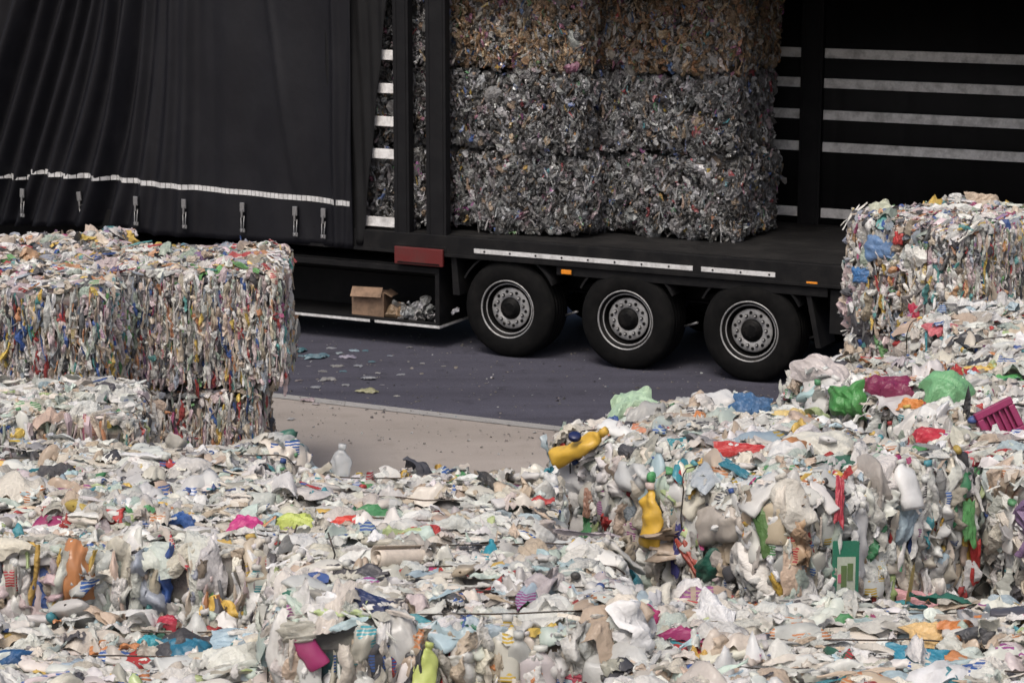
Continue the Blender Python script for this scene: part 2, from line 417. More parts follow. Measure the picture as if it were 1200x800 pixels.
# palettes: (weight, rgb)
def P_(*rows): return [(w_, c) for w_, c in rows]
WHITE = P_((32, (.68, .67, .64)), (17, (.56, .55, .53)), (15, (.62, .57, .50)), (8, (.45, .42, .37)), (7, (.50, .40, .31)), (4, (.48, .55, .50)), (3, (.40, .50, .55)),
           (1.6, (.52, .46, .46)), (1.6, (.24, .24, .25)), (1.8, (.07, .07, .08)), (1.2, (.42, .04, .04)), (.6, (.04, .09, .28)), (.7, (.05, .25, .30)), (.7, (.08, .28, .11)),
           (1.0, (.62, .41, .10)), (.7, (.52, .22, .09)), (.5, (.36, .04, .15)), (.45, (.03, .13, .09)), (.6, (.42, .50, .25))
           )
MIXED = P_((24, (.70, .68, .65)), (11, (.50, .49, .47)), (14, (.58, .49, .40)), (12, (.56, .45, .46)), (6, (.34, .28, .22)), (5, (.36, .42, .36)), (6, (.30, .33, .38)), (5, (.16, .16, .17)), (5, (.07, .07, .08)),
           (1.8, (.42, .07, .07)), (1.6, (.05, .11, .32)), (1.5, (.10, .30, .30)), (1.2, (.14, .32, .12)), (2.2, (.62, .43, .11)), (1.7, (.48, .23, .12)), (1.2, (.36, .09, .18)), (.9, (.24, .15, .28)), (1.5, (.55, .33, .20)))
GREY = P_((20, (.19, .19, .195)), (20, (.12, .12, .125)), (14, (.07, .07, .07)), (12, (.025, .025, .025)), (12, (.36, .36, .37)), (3, (.24, .18, .20)), (3, (.22, .16, .11)),
          (.35, (.28, .05, .06)), (.5, (.30, .12, .18)), (.25, (.06, .09, .22)), (.25, (.10, .20, .12)), (.4, (.34, .22, .07)), (.8, (.28, .20, .14)))  # grey film tones, also darkened for the shade inside the trailer
BROWN = P_((14, (.25, .155, .085)), (14, (.17, .115, .07)), (9, (.32, .23, .14)), (7, (.10, .09, .08)), (14, (.28, .27, .26)), (6, (.05, .05, .05)), (4, (.28, .14, .07)), (2.5, (.24, .10, .15)), (1, (.06, .12, .25)), (1.5, (.14, .20, .10)), (5, (.38, .34, .30)))  # brown film tones, lowered too for the shade under the trailer roof

STR = P_((26, (.68, .67, .64)), (16, (.56, .55, .53)), (12, (.58, .53, .45)), (6, (.42, .38, .32)), (5, (.50, .34, .22)), (4, (.48, .55, .50)), (4, (.20, .20, .20)), (2, (.06, .06, .07)),
          (3, (.42, .04, .04)), (2.4, (.62, .40, .08)), (2.2, (.06, .26, .12)), (1.8, (.05, .10, .30)), (1, (.35, .45, .18)), (1, (.45, .18, .22)), (1.2, (.05, .25, .30)))
BIGW = P_((8, (.68, .67, .65)), (5, (.60, .59, .56)), (2, (.58, .54, .47)), (1.5, (.50, .56, .53)))
def pick_cols(pal, n, r, jit=.12):
    w_ = np.array([p[0] for p in pal], float); w_ /= w_.sum()
    c = np.array([p[1] for p in pal])[r.choice(len(pal), n, p=w_)]
    c = c*np.array([.985, 1.0, .985])
    c = c*(1+r.normal(0, jit, (n, 1)))*(1+r.normal(0, .02, (n, 3)))
    return np.clip(c, .01, .78)

class Cloud:
    """a lot of crumpled pieces as one mesh"""
    def __init__(s): s.V = []; s.F = []; s.C = []; s.S = []; s.M = []; s.n = 0
    def add(s, tmpl, pos, nrm, tan, size, cols, r, smooth=False, capcols=None):
        T, F, cap = tmpl
        n = len(pos)
        if n == 0: return
        idx = r.integers(0, len(T), n)
        nrm = nrm/np.linalg.norm(nrm, axis=1, keepdims=True)
        b = np.cross(nrm, tan); b /= np.linalg.norm(b, axis=1, keepdims=True)+1e-9
        t = np.cross(b, nrm)
        L_ = T[idx]*size[:, None, :]
        W = L_[..., 0:1]*t[:, None, :]+L_[..., 1:2]*b[:, None, :]+L_[..., 2:3]*nrm[:, None, :]+pos[:, None, :]
        k = T.shape[1]
        s.V.append(W.reshape(-1, 3))
        s.F.append((F[None, :, :]+(np.arange(n)*k)[:, None, None]+s.n).reshape(-1, 4))
        s.n += n*k
        rnd = r.random(n)
        c = np.concatenate([cols, rnd[:, None]], 1)
        C = np.repeat(c[:, None, :], k, 1)
        if cap is not None:
            cc = pick_cols(CAPS, n, r)
            m = cap[None, :, None] > 0
            C = np.where(m, np.concatenate([cc, np.full((n, 1), .9)], 1)[:, None, :], C)
        s.C.append(C.reshape(-1, 4))
        s.S.append(np.full(n*len(F), smooth)); s.M.append(np.full(n*len(F), 1 if cap is not None else 0, dtype=np.int32))
    def addmesh(s, V, F, col, smooth=False):
        s.V.append(V); s.F.append(F+s.n); s.n += len(V)
        s.C.append(col); s.S.append(np.full(len(F), smooth)); s.M.append(np.zeros(len(F), dtype=np.int32))
    def mesh(s, name):
        V = np.concatenate(s.V).astype(np.float32); F = np.concatenate(s.F).astype(np.int32); C = np.concatenate(s.C).astype(np.float32); S = np.concatenate(s.S)
        me = bpy.data.meshes.new(name)
        me.vertices.add(len(V)); me.vertices.foreach_set('co', V.ravel())
        me.loops.add(F.size); me.loops.foreach_set('vertex_index', F.ravel())
        me.polygons.add(len(F)); me.polygons.foreach_set('loop_start', np.arange(len(F), dtype=np.int32)*4)
        me.polygons.foreach_set('use_smooth', S); me.polygons.foreach_set('material_index', np.concatenate(s.M))
        at = me.color_attributes.new('Col', 'FLOAT_COLOR', 'POINT'); at.data.foreach_set('color', C.ravel())
        me.update(); me.validate()
        return me
CAPS = P_((10, (.58, .57, .54)), (1.2, (.05, .10, .30)), (1, (.38, .05, .05)), (.7, (.10, .28, .13)), (.7, (.55, .38, .10)), (.7, (.07, .26, .30)), (.6, (.05, .05, .05)))

# ------------------------------------------------------------------ bales
FACES = {'+z': ((0, 0, 1), (1, 0, 0), (0, 1, 0)), '-z': ((0, 0, -1), (1, 0, 0), (0, -1, 0)),
         '-y': ((0, -1, 0), (0, 0, 1), (1, 0, 0)), '+y': ((0, 1, 0), (0, 0, 1), (-1, 0, 0)),
         '-x': ((-1, 0, 0), (0, 0, 1), (0, -1, 0)), '+x': ((1, 0, 0), (0, 0, 1), (0, 1, 0))}

def surf(P, half, rr, wires, bulge, lump, seeds):
    """cube-surface points P (metres, on the box) -> rounded, bulging bale surface; returns pos, normal"""
    q = np.clip(P, -(half-rr), half-rr)
    n = P-q; n /= np.linalg.norm(n, axis=1, keepdims=True)+1e-9
    pos = q+rr*n
    x = P[:, 1]
    sp = 2*half[1]/wires
    bl = bulge*np.abs(np.sin(math.pi*(x+half[1])/sp+math.pi/2*1.0))
    a, b, c = seeds
    lm = lump*(np.sin(P[:, 0]*5.1+a)*np.sin(P[:, 1]*6.3+b)+.6*np.sin(P[:, 2]*7.7+c+P[:, 0]*4)+.5*np.sin(P[:, 1]*13+P[:, 0]*11+a))
    pos = pos+n*(bl+lm)[:, None]
    return pos, n

CORES = []      # (BVH, root) used to seat things on bale surfaces
def bale(label, cx, cy, z0, L, W, H, rz, pal=WHITE, scale=1.0, styles=None, vis=('+z', '-y', '-x', '+x'), seed=0, group='bales standing on the concrete yard',
         detail='hi', dens=1.0, wires=4, lump=.024, bulge=.03, mat=None, bottles=.30, fluff=1.0, rr=.09, parent_world=None, prints=True, wire_r=.0036, strandpal=None, hidden=.35):
    r = np.random.default_rng(1000+seed)
    root = empty('bale', (cx, cy, z0), rz)
    tag(root, label, 'bale', group)
    half = np.array([L/2, W/2, H/2])
    seeds = r.uniform(0, 6, 3)
    up = np.array([0, 0, H/2])
    cl = Cloud()
    # core
    nseg = 14
    for f, (nv, tv, bv) in FACES.items():
        nv, tv, bv = map(np.array, (nv, tv, bv))
        g = np.linspace(-1, 1, nseg)
        u, v = np.meshgrid(g, g, indexing='ij')
        P = (nv*1.0+u[..., None]*tv+v[..., None]*bv).reshape(-1, 3)*half
        pos, nn = surf(P, half, rr, wires, bulge, lump, seeds)
        pos = pos-nn*.045
        cc = np.concatenate([pick_cols(pal, len(P), r)*.38, r.random((len(P), 1))*.5+.5], 1)  # core colours darkened to stand for shade deep between the pieces
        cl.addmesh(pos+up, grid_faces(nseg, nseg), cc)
    coreV = np.concatenate(cl.V); coreF = np.concatenate(cl.F)
    tS, tR = {'hi': (TS_HI, TR_HI), 'md': (TS_MD, TR_MD), 'lo': (TS_LO, TR_LO)}[detail]
    tS2 = TS_SH if detail != 'lo' else TS_LO
    styles = styles or {}
    for f, (nv, tv, bv) in FACES.items():
        if f == '-z': continue
        nv, tv, bv = map(lambda q: np.array(q, float), (nv, tv, bv))
        A = {'z': L*W, 'y': L*H, 'x': W*H}[f[1]]
        k = dens*(1.0 if f in vis else hidden)
        st = styles.get(f, 'flake' if f == '+z' else ('broad' if f[1] == 'x' else 'strand'))
        def place(n, off0, off1, tilt, tanj=1.0, tdir=None, margin=1.0):
            uv = r.uniform(-1, 1, (n, 2)); uv[:, 0] *= margin
            P = (nv+uv[:, :1]*tv+uv[:, 1:]*bv)*half
            pos, nn = surf(P, half, rr, wires, bulge, lump, seeds)
            pos = pos+nn*r.uniform(off0, off1, (n, 1))+up
            nn = nn+r.normal(0, tilt, (n, 3))
            base = tdir if tdir is not None else tv
            ang = r.normal(0, tanj, n)
            t2 = np.cross(nv, base)
            tan = base*np.cos(ang)[:, None]+t2*np.sin(ang)[:, None]
            return pos, nn, tan
        sc = scale
        def sheets(cover, med, sig, lo, hi, off, tilt, tmpl, thick=1.0, tanj=3.0, asp=(.6, 1.0), pl=None):
            avg = (med*sc)**2*.75*math.exp(2*sig*sig)
            n = int(A*cover*k/avg)
            pos, nn, tan = place(n, off[0]*sc, off[1]*sc, tilt, tanj)
            s_ = np.clip(med*np.exp(r.normal(0, sig, n)), lo, hi)*sc
            size = np.stack([s_, s_*r.uniform(*asp, n), s_*thick*r.uniform(.6, 1.3, n)], 1)
            cl.add(tmpl, pos, nn, tan, size, pick_cols(pl or pal, n, r), r, smooth=(detail == 'hi' and tmpl is tS))
        def ridges(cover, wmed, lmed, off, tanj, tmpl, tilt=.15, tdir=None, pl=None):
            n = int(A*cover*k/(wmed*lmed*sc*sc))
            pos, nn, tan = place(n, off[0]*sc, off[1]*sc, tilt, tanj, tdir, 1.0 if f == '+z' else .80)
            wd = wmed*np.exp(r.normal(0, .4, n))*sc; ln = lmed*np.exp(r.normal(0, .45, n))*sc
            ln = np.minimum(ln, H*.33)
            size = np.stack([ln, wd, wd*r.uniform(.35, .8, n)], 1)
            cl.add(tmpl, pos, nn, tan, size, pick_cols(pl or pal, n, r), r, smooth=(detail == 'hi'))
        def edges(cover, wmed, lmed, off, tmpl, pl=None):
            # sheets standing edge-on, their plane along the outward direction and vertical
            n = int(A*cover*k/(wmed*lmed*sc*sc)*.35)
            pos, nn, tan = place(n, off[0]*sc, off[1]*sc, .1, .12, None, .82)
            side = np.cross(nv, tv)
            n2 = side[None, :]*np.where(r.random(n) < .5, 1, -1)[:, None]+nv*r.normal(.15, .35, n)[:, None]+r.normal(0, .12, (n, 3))
            ln = lmed*np.exp(r.normal(0, .4, n))*sc; dp = .07*np.exp(r.normal(0, .3, n))*sc
            size = np.stack([ln, dp, ln*.45*r.uniform(.3, 1, n)], 1)
            cl.add(tmpl, pos, n2, tan, size, pick_cols(pl or pal, n, r), r)
        def bots(n, tilt=.2, tanj=3.0, off=(-.03, .01)):
            n = int(n)
            pos, nn, tan = place(n, off[0]*sc, off[1]*sc, tilt, tanj)
            ln = r.uniform(.15, .27, n)*sc
            size = np.stack([ln, ln*r.uniform(.85, 1.15, n), ln*r.uniform(.7, 1.0, n)], 1)
            cl.add(TB, pos, nn, tan, size, pick_cols(pal, n, r), r, smooth=True)
        if st == 'flake':
            sheets(1.8, .19, .35, .08, .34, (-.055, -.005), .20, tS, .95, .6, (.4, .8))
            sheets(.9, .12, .4, .05, .24, (-.025, .018), .30, tS, 1.1, .7, (.35, .75))
            sheets(.15, .045, .4, .02, .09, (-.01, .01), .4, tS2, 1.2)
            ridges(.9, .034, .17, (-.015, .010), .6, tR, .15)
            sheets(.05*fluff, .08, .4, .03, .15, (.01, .04), 1.0, tS2 if detail != 'hi' else tS, 1.2)
            bots(A*k*bottles*130/sc/sc*.7, .15, .8)
            sheets(.22, .22, .25, .15, .28, (-.015, .01), .15, tS, .35, .6, (.4, .75), pl=BIGW)
        elif st == 'broad':
            sheets(1.8, .21, .35, .09, .36, (-.055, -.005), .2, tS, .9, .5, (.45, .9))
            sheets(.6, .11, .4, .03, .20, (-.02, .012), .2, tS, 1.1, .5, (.4, .8))
            ridges(1.1, .045, .20, (-.02, .015), .35, tR, .2)
            sheets(.2, .045, .4, .02, .10, (-.01, .02), .6, tS2, 1.3)
            bots(A*k*bottles*130/sc/sc, .2, .5)
            sheets(.22, .22, .25, .15, .30, (-.015, .01), .12, tS, .4, .5, (.4, .75), pl=BIGW)
        elif st == 'strand':
            sheets(1.0, .12, .35, .04, .24, (-.05, -.01), .2, tS, 1.0, .25, (.3, .6), pl=strandpal)
            ridges(2.6, .034, .20, (-.02, .014), .13, tR, .12, pl=strandpal)
            edges(.9, .03, .16, (-.025, .01), tS2, pl=strandpal)
            sheets(.2, .05, .4, .02, .10, (-.015, .015), .5, tS2, 1.2, pl=strandpal)
            bots(A*k*bottles*35/sc/sc, .2, .25)
        elif st == 'mix':
            sheets(1.8, .20, .35, .08, .40, (-.045, -.005), .13, tS, .9, .2, (.3, .7))
            ridges(1.6, .06, .27, (-.025, .018), .16, tR, .15, pl=strandpal)
            ridges(.7, .028, .18, (-.01, .014), .2, tR, .15, pl=strandpal)
            sheets(.3, .10, .4, .03, .2, (-.02, .01), .25, tS, 1.0, .4, (.4, .8))
            bots(A*k*bottles*110/sc/sc, .12, .25)
        elif st == 'crinkle':     # dense foil-like film
            sheets(2.0, .10, .4, .04, .22, (-.05, -.005), .30, tS, 1.0, .7, (.45, .9))
            sheets(1.3, .052, .4, .025, .12, (-.02, .014), .5, tS2, 1.2, .9, (.45, 1.0))
            ridges(1.2, .026, .09, (-.01, .012), .4, tR, .3)
    me = cl.mesh('compressed_plastic')
    body = link_mesh('compressed_plastic', me, [mat or M_PL, M_BOT], root)
    # wires round the bale, lying in the pinches
    for i in range(wires):
        x = -W/2+W*(i+.5)/wires
        hw, hh, c = L/2+.028, H/2+.022, .10
        pts = []
        for (sx, sy, a0) in ((1, 1, 0), (-1, 1, 90), (-1, -1, 180), (1, -1, 270)):
            for q in range(5):
                a = R(a0+q*22.5)
                pts.append((sx*(hw-c)+c*math.cos(a), sy*(hh-c)+c*math.sin(a)))
        loop = []
        for j in range(len(pts)):
            p0, p1 = pts[j], pts[(j+1) % len(pts)]
            dd = math.hypot(p1[0]-p0[0], p1[1]-p0[1]); m_ = max(1, int(dd/.12))
            for q in range(m_):
                t = q/m_
                loop.append((p0[0]+(p1[0]-p0[0])*t+random.uniform(-.010, .010), x+random.uniform(-.008, .008)+.02*math.sin(j+i), max(.004, p0[1]+(p1[1]-p0[1])*t+H/2+random.uniform(-.008, .006))))
        loop.append(loop[0])
        MB().tube(loop, wire_r, 5).build('baling_wire', M_WIRE, root)
    Mx = Matrix.Translation((cx, cy, z0)) @ Matrix.Rotation(rz, 4, 'Z')
    vs = [Mx @ Vector(v) for v in coreV]
    CORES.append((BVHTree.FromPolygons(vs, [tuple(int(q) for q in f) for f in coreF]), root))
    return root

G_Y = 'bales stacked on the concrete yard'
G_T = 'bales loaded on the trailer'
# --- yard, left side stack
bale('upper bale of beige and pink strands, top right of the left stack', -2.40, 17.62, .98, 1.24, 1.25, .90, R(3), MIXED, .8, detail='md', seed=1, group=G_Y, bottles=.02, wires=5,
     styles={'+x': 'strand'}, fluff=1.3, dens=1.25, strandpal=MIXED)
bale('upper bale of pale strands at the left picture edge, nearest of the left stack', -3.66, 17.00, .98, 1.5, 1.15, .87, R(-3), MIXED, .8, detail='md', seed=2, group=G_Y, bottles=.02, wires=5, styles={'+x': 'strand'}, dens=1.2)
bale('upper bale at the back of the left stack, only its beige top showing', -3.80, 18.3, .98, 1.3, 1.2, .89, R(2), MIXED, 1.0, detail='md', seed=3, group=G_Y, bottles=.02, wires=5, vis=('+z',), fluff=1.3)
bale('lower bale with many coloured strands, its right end beside the open concrete', -2.53, 17.60, 0.0, 1.16, 1.24, .955, R(3), MIXED, .8, detail='md', seed=4, group=G_Y, bottles=.02, wires=5, styles={'+x': 'strand'}, dens=1.2)
bale('lower bale hidden under the left stack', -3.95, 17.6, 0.0, 1.45, 1.25, .96, R(-2), MIXED, 1.2, detail='lo', seed=5, group=G_Y, bottles=0, dens=.5, wires=4)
bale('single low bale of white film and bottles in front of the left stack', -3.30, 15.45, 0.0, 1.5, 1.2, 1.24, R(4), WHITE, 1.0, detail='md', seed=6, group=G_Y, bottles=.06, fluff=1.0, strandpal=MIXED, rr=.14)
# --- yard, foreground
bale('large flat-topped bale of white and beige bottles at the left of the foreground', -1.95, 10.47, .95, 1.75, 1.9, .95, R(2), WHITE, .95, detail='hi', lump=.042, seed=7, group=G_Y, dens=1.15, styles={'-y': 'mix'}, strandpal=MIXED)
bale('foreground bale of white bottles with a clear bottle standing at its back edge', -.50, 10.30, .95, 1.30, 1.30, .93, R(-11), WHITE, .95, detail='hi', lump=.042, seed=8, group=G_Y, dens=1.15)
bale('middle foreground bale with a rolled film tube lying on it', -.24, 9.14, .95, 1.42, 1.25, .95, R(2), WHITE, 1.05, detail='hi', lump=.042, seed=9, group=G_Y, dens=1.15, styles={'-y': 'mix'}, rr=.13)
bale('nearest bale in the bottom left corner, teal and blue scraps on its top', -1.85, 8.78, .68, 2.1, 1.25, .95, R(-2), WHITE, 1.1, detail='hi', lump=.042, seed=10, group=G_Y, dens=1.15)
bale('nearest bale in the bottom right, white film top below the corner bale', 1.45, 8.62, .80, 2.1, 1.35, .95, R(-3), WHITE, 1.1, detail='hi', lump=.042, seed=11, group=G_Y, dens=1.15)
bale('bale in the bottom middle, low between its two neighbours', -.25, 7.9, .6, 1.2, 1.2, .95, R(3), WHITE, 1.1, detail='md', seed=12, group=G_Y, dens=.9)
# --- yard, right
def corner_bale(label, x, y, z0, L, W, H, rot, **kw):
    """x, y is the corner nearest the viewer; L runs right and away, W runs left and away"""
    ux, uy = math.cos(rot), math.sin(rot)
    return bale(label, x+ux*L/2-uy*W/2, y+uy*L/2+ux*W/2, z0, L, W, H, rot, **kw)
bale_r = corner_bale('big corner-on bale on the right with yellow bottles, jugs and red film', 1.22, 10.2, 1.0, 1.28, 1.72, .96, R(37), pal=WHITE, scale=1.05, detail='hi', seed=13, group=G_Y, dens=1.15, bottles=.5, rr=.12, strandpal=STR, styles={'-y': 'mix'})
corner_bale('bale behind the big right bale, green film domes on its top', 2.2, 11.95, 1.0, 1.45, 1.3, .93, R(30), pal=WHITE, scale=1.05, detail='hi', seed=14, group=G_Y, dens=1.0)
corner_bale('pale bale between the green film domes and the strapped bale', 3.15, 13.6, 1.0, 1.6, 1.4, .93, R(28), pal=WHITE, detail='md', seed=15, group=G_Y, dens=1.0)
corner_bale('darker-stranded bale at the right picture edge below the magenta crate', 2.50, 10.75, .95, 1.2, 1.2, .93, R(20), pal=WHITE, detail='md', seed=16, group=G_Y, dens=1.0, strandpal=MIXED, styles={'-y': 'mix'})
corner_bale('upper strapped bale standing beside the rear wheels, blue and red scraps in its side', 3.62, 18.2, 1.04, 1.5, 1.25, .96, R(40), pal=MIXED, scale=.85, detail='md', seed=17, group=G_Y, wires=5, dens=1.2, fluff=1.4, bottles=.03)
corner_bale('lower bale under the strapped bale beside the rear wheels', 3.62, 18.25, 0.0, 1.5, 1.22, 1.02, R(41), pal=MIXED, detail='md', seed=18, group=G_Y, wires=5, dens=.9, bottles=.03)
# lower bales that carry the foreground stacks
for i, (lb, x, y, L, W, h, rot) in enumerate([
        ('lower bale under the large flat-topped foreground bale', -1.95, 10.55, 1.7, 1.7, .94, 2),
        ('lower bale under the middle foreground bales', -.45, 9.7, 1.3, 2.3, .94, 3),
        ('lower bale under the big corner-on bale', 1.22-.01, 11.27, 1.5, 1.5, .99, 37),
        ('lower bale under the bale with green film domes', 2.5, 13.05, 1.4, 1.25, .99, 30),
        ('lower bale under the pale bale on the right', 3.55, 14.6, 1.5, 1.35, .99, 28)]):
    bale(lb, x, y, 0, L, W, h, R(rot), WHITE, 1.4, detail='lo', seed=30+i, group=G_Y, bottles=0, dens=.5, wires=4, hidden=.6)
bale('lower bale under the nearest left corner bale', -1.85, 8.78, 0, 2.0, 1.2, .67, R(-2), WHITE, 1.4, detail='lo', seed=40, group=G_Y, bottles=0, dens=.5)
bale('lower bale under the nearest right corner bale', 1.45, 8.62, 0, 2.0, 1.3, .79, R(-3), WHITE, 1.4, detail='lo', seed=41, group=G_Y, bottles=0, dens=.5)
bale('lower bale under the bottom middle bale', -.25, 7.9, 0, 1.2, 1.2, .59, R(3), WHITE, 1.4, detail='lo', seed=42, group=G_Y, bottles=0, dens=.5)
bale('lower bale under the darker-stranded bale at the right edge', 2.87, 11.5, 0, 1.1, 1.15, .94, R(20), WHITE, 1.4, detail='lo', seed=43, group=G_Y, bottles=0, dens=.5)

# --- the load on the trailer: 3 columns, 3 rows
cols3 = [('left', 'behind the two posts', -2.36, 1.52, .22), ('middle', 'just right of the posts', -.80, 1.46, .30), ('right', 'at the open end of the load', .68, 1.44, .74)]
rows3 = [('bottom', 1.23, .84), ('middle-row', 2.07, .81), ('top-row', 2.88, .80)]
for ci, (cn, cdesc, a0, L, b0) in enumerate(cols3):
    for ri, (rn, z0, h) in enumerate(rows3):
        da = random.uniform(-.02, .02); db = random.uniform(-.03, .05)
        if ci == 2: db += (.10, 0, -.02)[ri]; 
        bb = 1.12
        c = tw(a0+L/2+da, b0+bb/2+db)
        pal = GREY
        if ri == 2 and ci >= 1: pal = BROWN
        adj = {0: 'grey', 1: 'silvery grey', 2: 'brown' if ci else 'light grey'}[ri]
        rw = {0: 'bottom', 1: 'middle-height', 2: 'topmost'}[ri]
        bale(f'{rw} {adj} film bale on the trailer deck, {cdesc}', c[0], c[1], z0, L+.02, bb, h+.015, -TH+R(random.uniform(-2, 2)), pal, 1.12, detail='lo' if ci == 0 else 'md',
             seed=50+ci*3+ri, group=G_T, bottles=0, wires=5, mat=M_PLD, lump=.038, bulge=.03, rr=.13, dens=1.0 if ci else .7, hidden=.15,
             styles={'+z': 'crinkle', '-y': 'crinkle', '+x': 'crinkle', '-x': 'crinkle', '+y': 'crinkle'}, vis=('-y', '+x') if ri < 2 else ('-y', '+x'), wire_r=.002)
for ri, (rn, z0, h) in enumerate(rows3):
    c = tw(-2.36+.75, 1.85)
    rw = {0: 'bottom', 1: 'middle-height', 2: 'topmost'}[ri]

# ------------------------------------------------------------------ the trailer
tr = empty('semi_trailer', (TX, TY, 0), -TH)
tag(tr, 'black curtain-sided semi trailer, curtain drawn back from its load of bales', 'trailer')
A0, A1 = -8.0, 5.8; WD = 2.52; DZ = 1.215; RZ = 3.95
m = MB()
k = 0
bw = .148
y = 0.06
while y < WD-.06:
    m.box(A0+.05, A1-.05, y, min(y+bw-.004, WD-.06), DZ-.03, DZ+random.uniform(-.0015, .0015)); y += bw
deck = m.build('deck', M_DECK, tr)
for side, (y0, y1) in enumerate(((-.02, .06), (WD-.06, WD+.02))):
    m = MB()
    m.box(A0, A1, y0, y1, DZ-.21, DZ-.004, .008)
    m.box(A0+.01, A1-.01, y0-.012 if side == 0 else y0, y1 if side == 0 else y1+.012, DZ-.22, DZ-.19, .003)
    rail = m.build('side_rail', M_STEEL, tr)
    if side == 0:
        for (s0, s1) in ((-.37, 2.03), (2.12, 2.88)):
            m = MB()
            m.box(s0, s1, -.026, -.0215, DZ-.158, DZ-.112)
            st = m.build('reflective_strip', M_REFL, rail)
            m = MB(); q = s0+.12
            while q < s1:
                m.lathe([(.0, 0), (.010, 0), (.010, -.006), (.0, -.008)], 'y', 8, (q, -.0265, DZ-.135)); q += .29
            m.build('rivet_row', M_HUB, st)
# chassis
m = MB()
for yy in (.62, 1.78):
    m.box(A0+.4, A1-.3, yy, yy+.13, .98, 1.0); m.box(A0+.4, A1-.3, yy, yy+.13, .62, .64); m.box(A0+.4, A1-.3, yy+.055, yy+.075, .64, .98)
q = A0+.5
while q < A1-.3:
    m.box(q, q+.06, .06, WD-.06, 1.005, DZ-.032); q += .55
m.build('chassis', M_STEEL, tr)
# far-side panels added to black out the gap under the trailer
m = MB(); m.box(A0+.6, -1.0, WD-.06, WD-.03, .35, .97, .005); m.box(3.2, A1-.2, WD-.06, WD-.03, .40, .97, .005)
m.build('side_panel', M_STEEL, tr)
m = MB(); m.box(3.42, A1-.2, .02, .05, .55, .97, .005)
m.build('side_panel', M_STEEL, tr)
m = MB(); m.box(-.6, 3.1, 1.2, 1.23, .55, .995)
m.build('inner_splash_panel', M_STEEL, tr)
# posts: near side, far side
def post(a0, a1, y0, y1, nm='side_post'):
    m = MB(); m.box(a0, a1, y0, y1, DZ-.12, RZ-.12, .006)
    m.box(a0+.03, a0+.045, y0-.006, y0, DZ, RZ-.15); m.box(a1-.045, a1-.03, y0-.006, y0, DZ, RZ-.15)
    o = m.build(nm, M_POST, tr)
    m = MB(); m.box(a0-.01, a1+.01, y0-.012, y1-.01, DZ-.20, DZ-.122, .004); m.build('post_foot', M_STEEL, o)
    return o
post(-1.31, -1.13, -.012, .09)
post(-.93, -.70, -.012, .09)
post(2.20, 2.44, WD-.11, WD-.0)
post(-3.6, -3.4, WD-.11, WD-.0); post(-5.9, -5.7, -.0, .09)
# laths
for k_, z in enumerate((2.96, 2.65, 2.32, 1.985, 1.29)):
    for (s0, s1, yy) in ((-3.39, 2.19, WD-.075), (2.45, A1-.12, WD-.075)):
        MB().box(s0, s1, yy, yy+.028, z, z+.10, .004).build('side_lath', M_LATH, tr)
for z in (2.97, 2.63, 2.29, 1.955, 1.245):
    MB().box(-3.3, -1.32, .03, .058, z, z+.10, .004).build('side_lath', M_LATH, tr)
# far curtain with welded seams
m = MB()
xs = np.arange(A0+.1, A1-.05, .05); prev = None
for x in xs:
    yy = WD-.02+.012*math.sin(x*2.1)+(.012 if abs((x % .74)-.37) < .04 else 0)
    a = m.bm.verts.new((x, yy, DZ-.18)); b = m.bm.verts.new((x, yy, RZ-.1))
    if prev: f = m.bm.faces.new((prev[0], a, b, prev[1])); f.smooth = True
    prev = (a, b)
fc = m.build('far_curtain', M_TARPI, tr)
s = fc.modifiers.new('thickness', 'SOLIDIFY'); s.thickness = .003
# roof, front wall, rear frame
m = MB(); m.box(A0, A1, 0, WD, RZ-.02, RZ+.0, .003); m.build('roof', M_TARPI, tr)
m = MB(); m.box(A0, A1, -.02, .08, RZ-.16, RZ-.021, .006); m.build('roof_rail', M_STEEL, tr)
m = MB(); m.box(A0, A1, WD-.08, WD+.02, RZ-.16, RZ-.021, .006); m.build('roof_rail', M_STEEL, tr)
m = MB(); m.box(A0-.05, A0, 0, WD, DZ-.2, RZ, .01); m.build('front_wall', M_STEEL, tr)
m = MB()
m.box(A1-.1, A1+.02, -.02, .10, DZ-.2, RZ, .01); m.box(A1-.1, A1+.02, WD-.10, WD+.02, DZ-.2, RZ, .01)
m.box(A1-.1, A1+.02, .101, WD-.101, RZ-.2, RZ, .01); m.build('rear_frame', M_STEEL, tr)
m = MB()
for (d0, d1) in ((.11, WD/2-.006), (WD/2+.006, WD-.11)):
    m.box(A1-.03, A1+.01, d0, d1, DZ-.1, RZ-.21, .005)
    for z in (1.8, 2.6, 3.3): m.box(A1+.0105, A1+.03, d0+.05, d1-.05, z, z+.05, .003)
m.build('rear_door', M_POST, tr)
# near curtain, drawn to the front and gathered
def curtain_b(a, z):
    left = 1/(1+math.exp((a+4.35)*3.2))      # deep folds on the left part
    s_ = a-.42*(z-1.5)*left
    f = (math.sin(s_*11+.6*math.sin(s_*3.1))**2*.10+.06*math.sin(s_*4.6+1.2)+.05*abs(math.sin(s_*7.3+.5)))*left
    f += (.014*math.sin(a*9+.5*math.sin(z*1.3))+.012*math.sin(a*4.1+z*.5)+.006*math.sin(z*3.3+a*2.5))*(1-left)
    f += .03*math.exp(-((a+3.9-.05*(z-1.5))/.10)**2)+.025*math.exp(-((a+4.75-.1*(z-1.5))/.07)**2)
    f += .035*math.exp(-((a+1.97)/.045)**2)+.02*math.exp(-((a+1.83-.05*(z-1.5))/.04)**2)+.018*math.exp(-((a+2.75+.16*(z-3.4))/.05)**2)*(1 if z > 1.6 else .6)
    f += .05*left*np.clip(math.sin(s_*17+z*.9)*math.sin(s_*5.2-z*.5), 0, 1)
    return -.055-f*1.35
def a_end(z): return -1.79+(z-1.0)*.012
NA, NZ = 420, 46
V = []; F = []
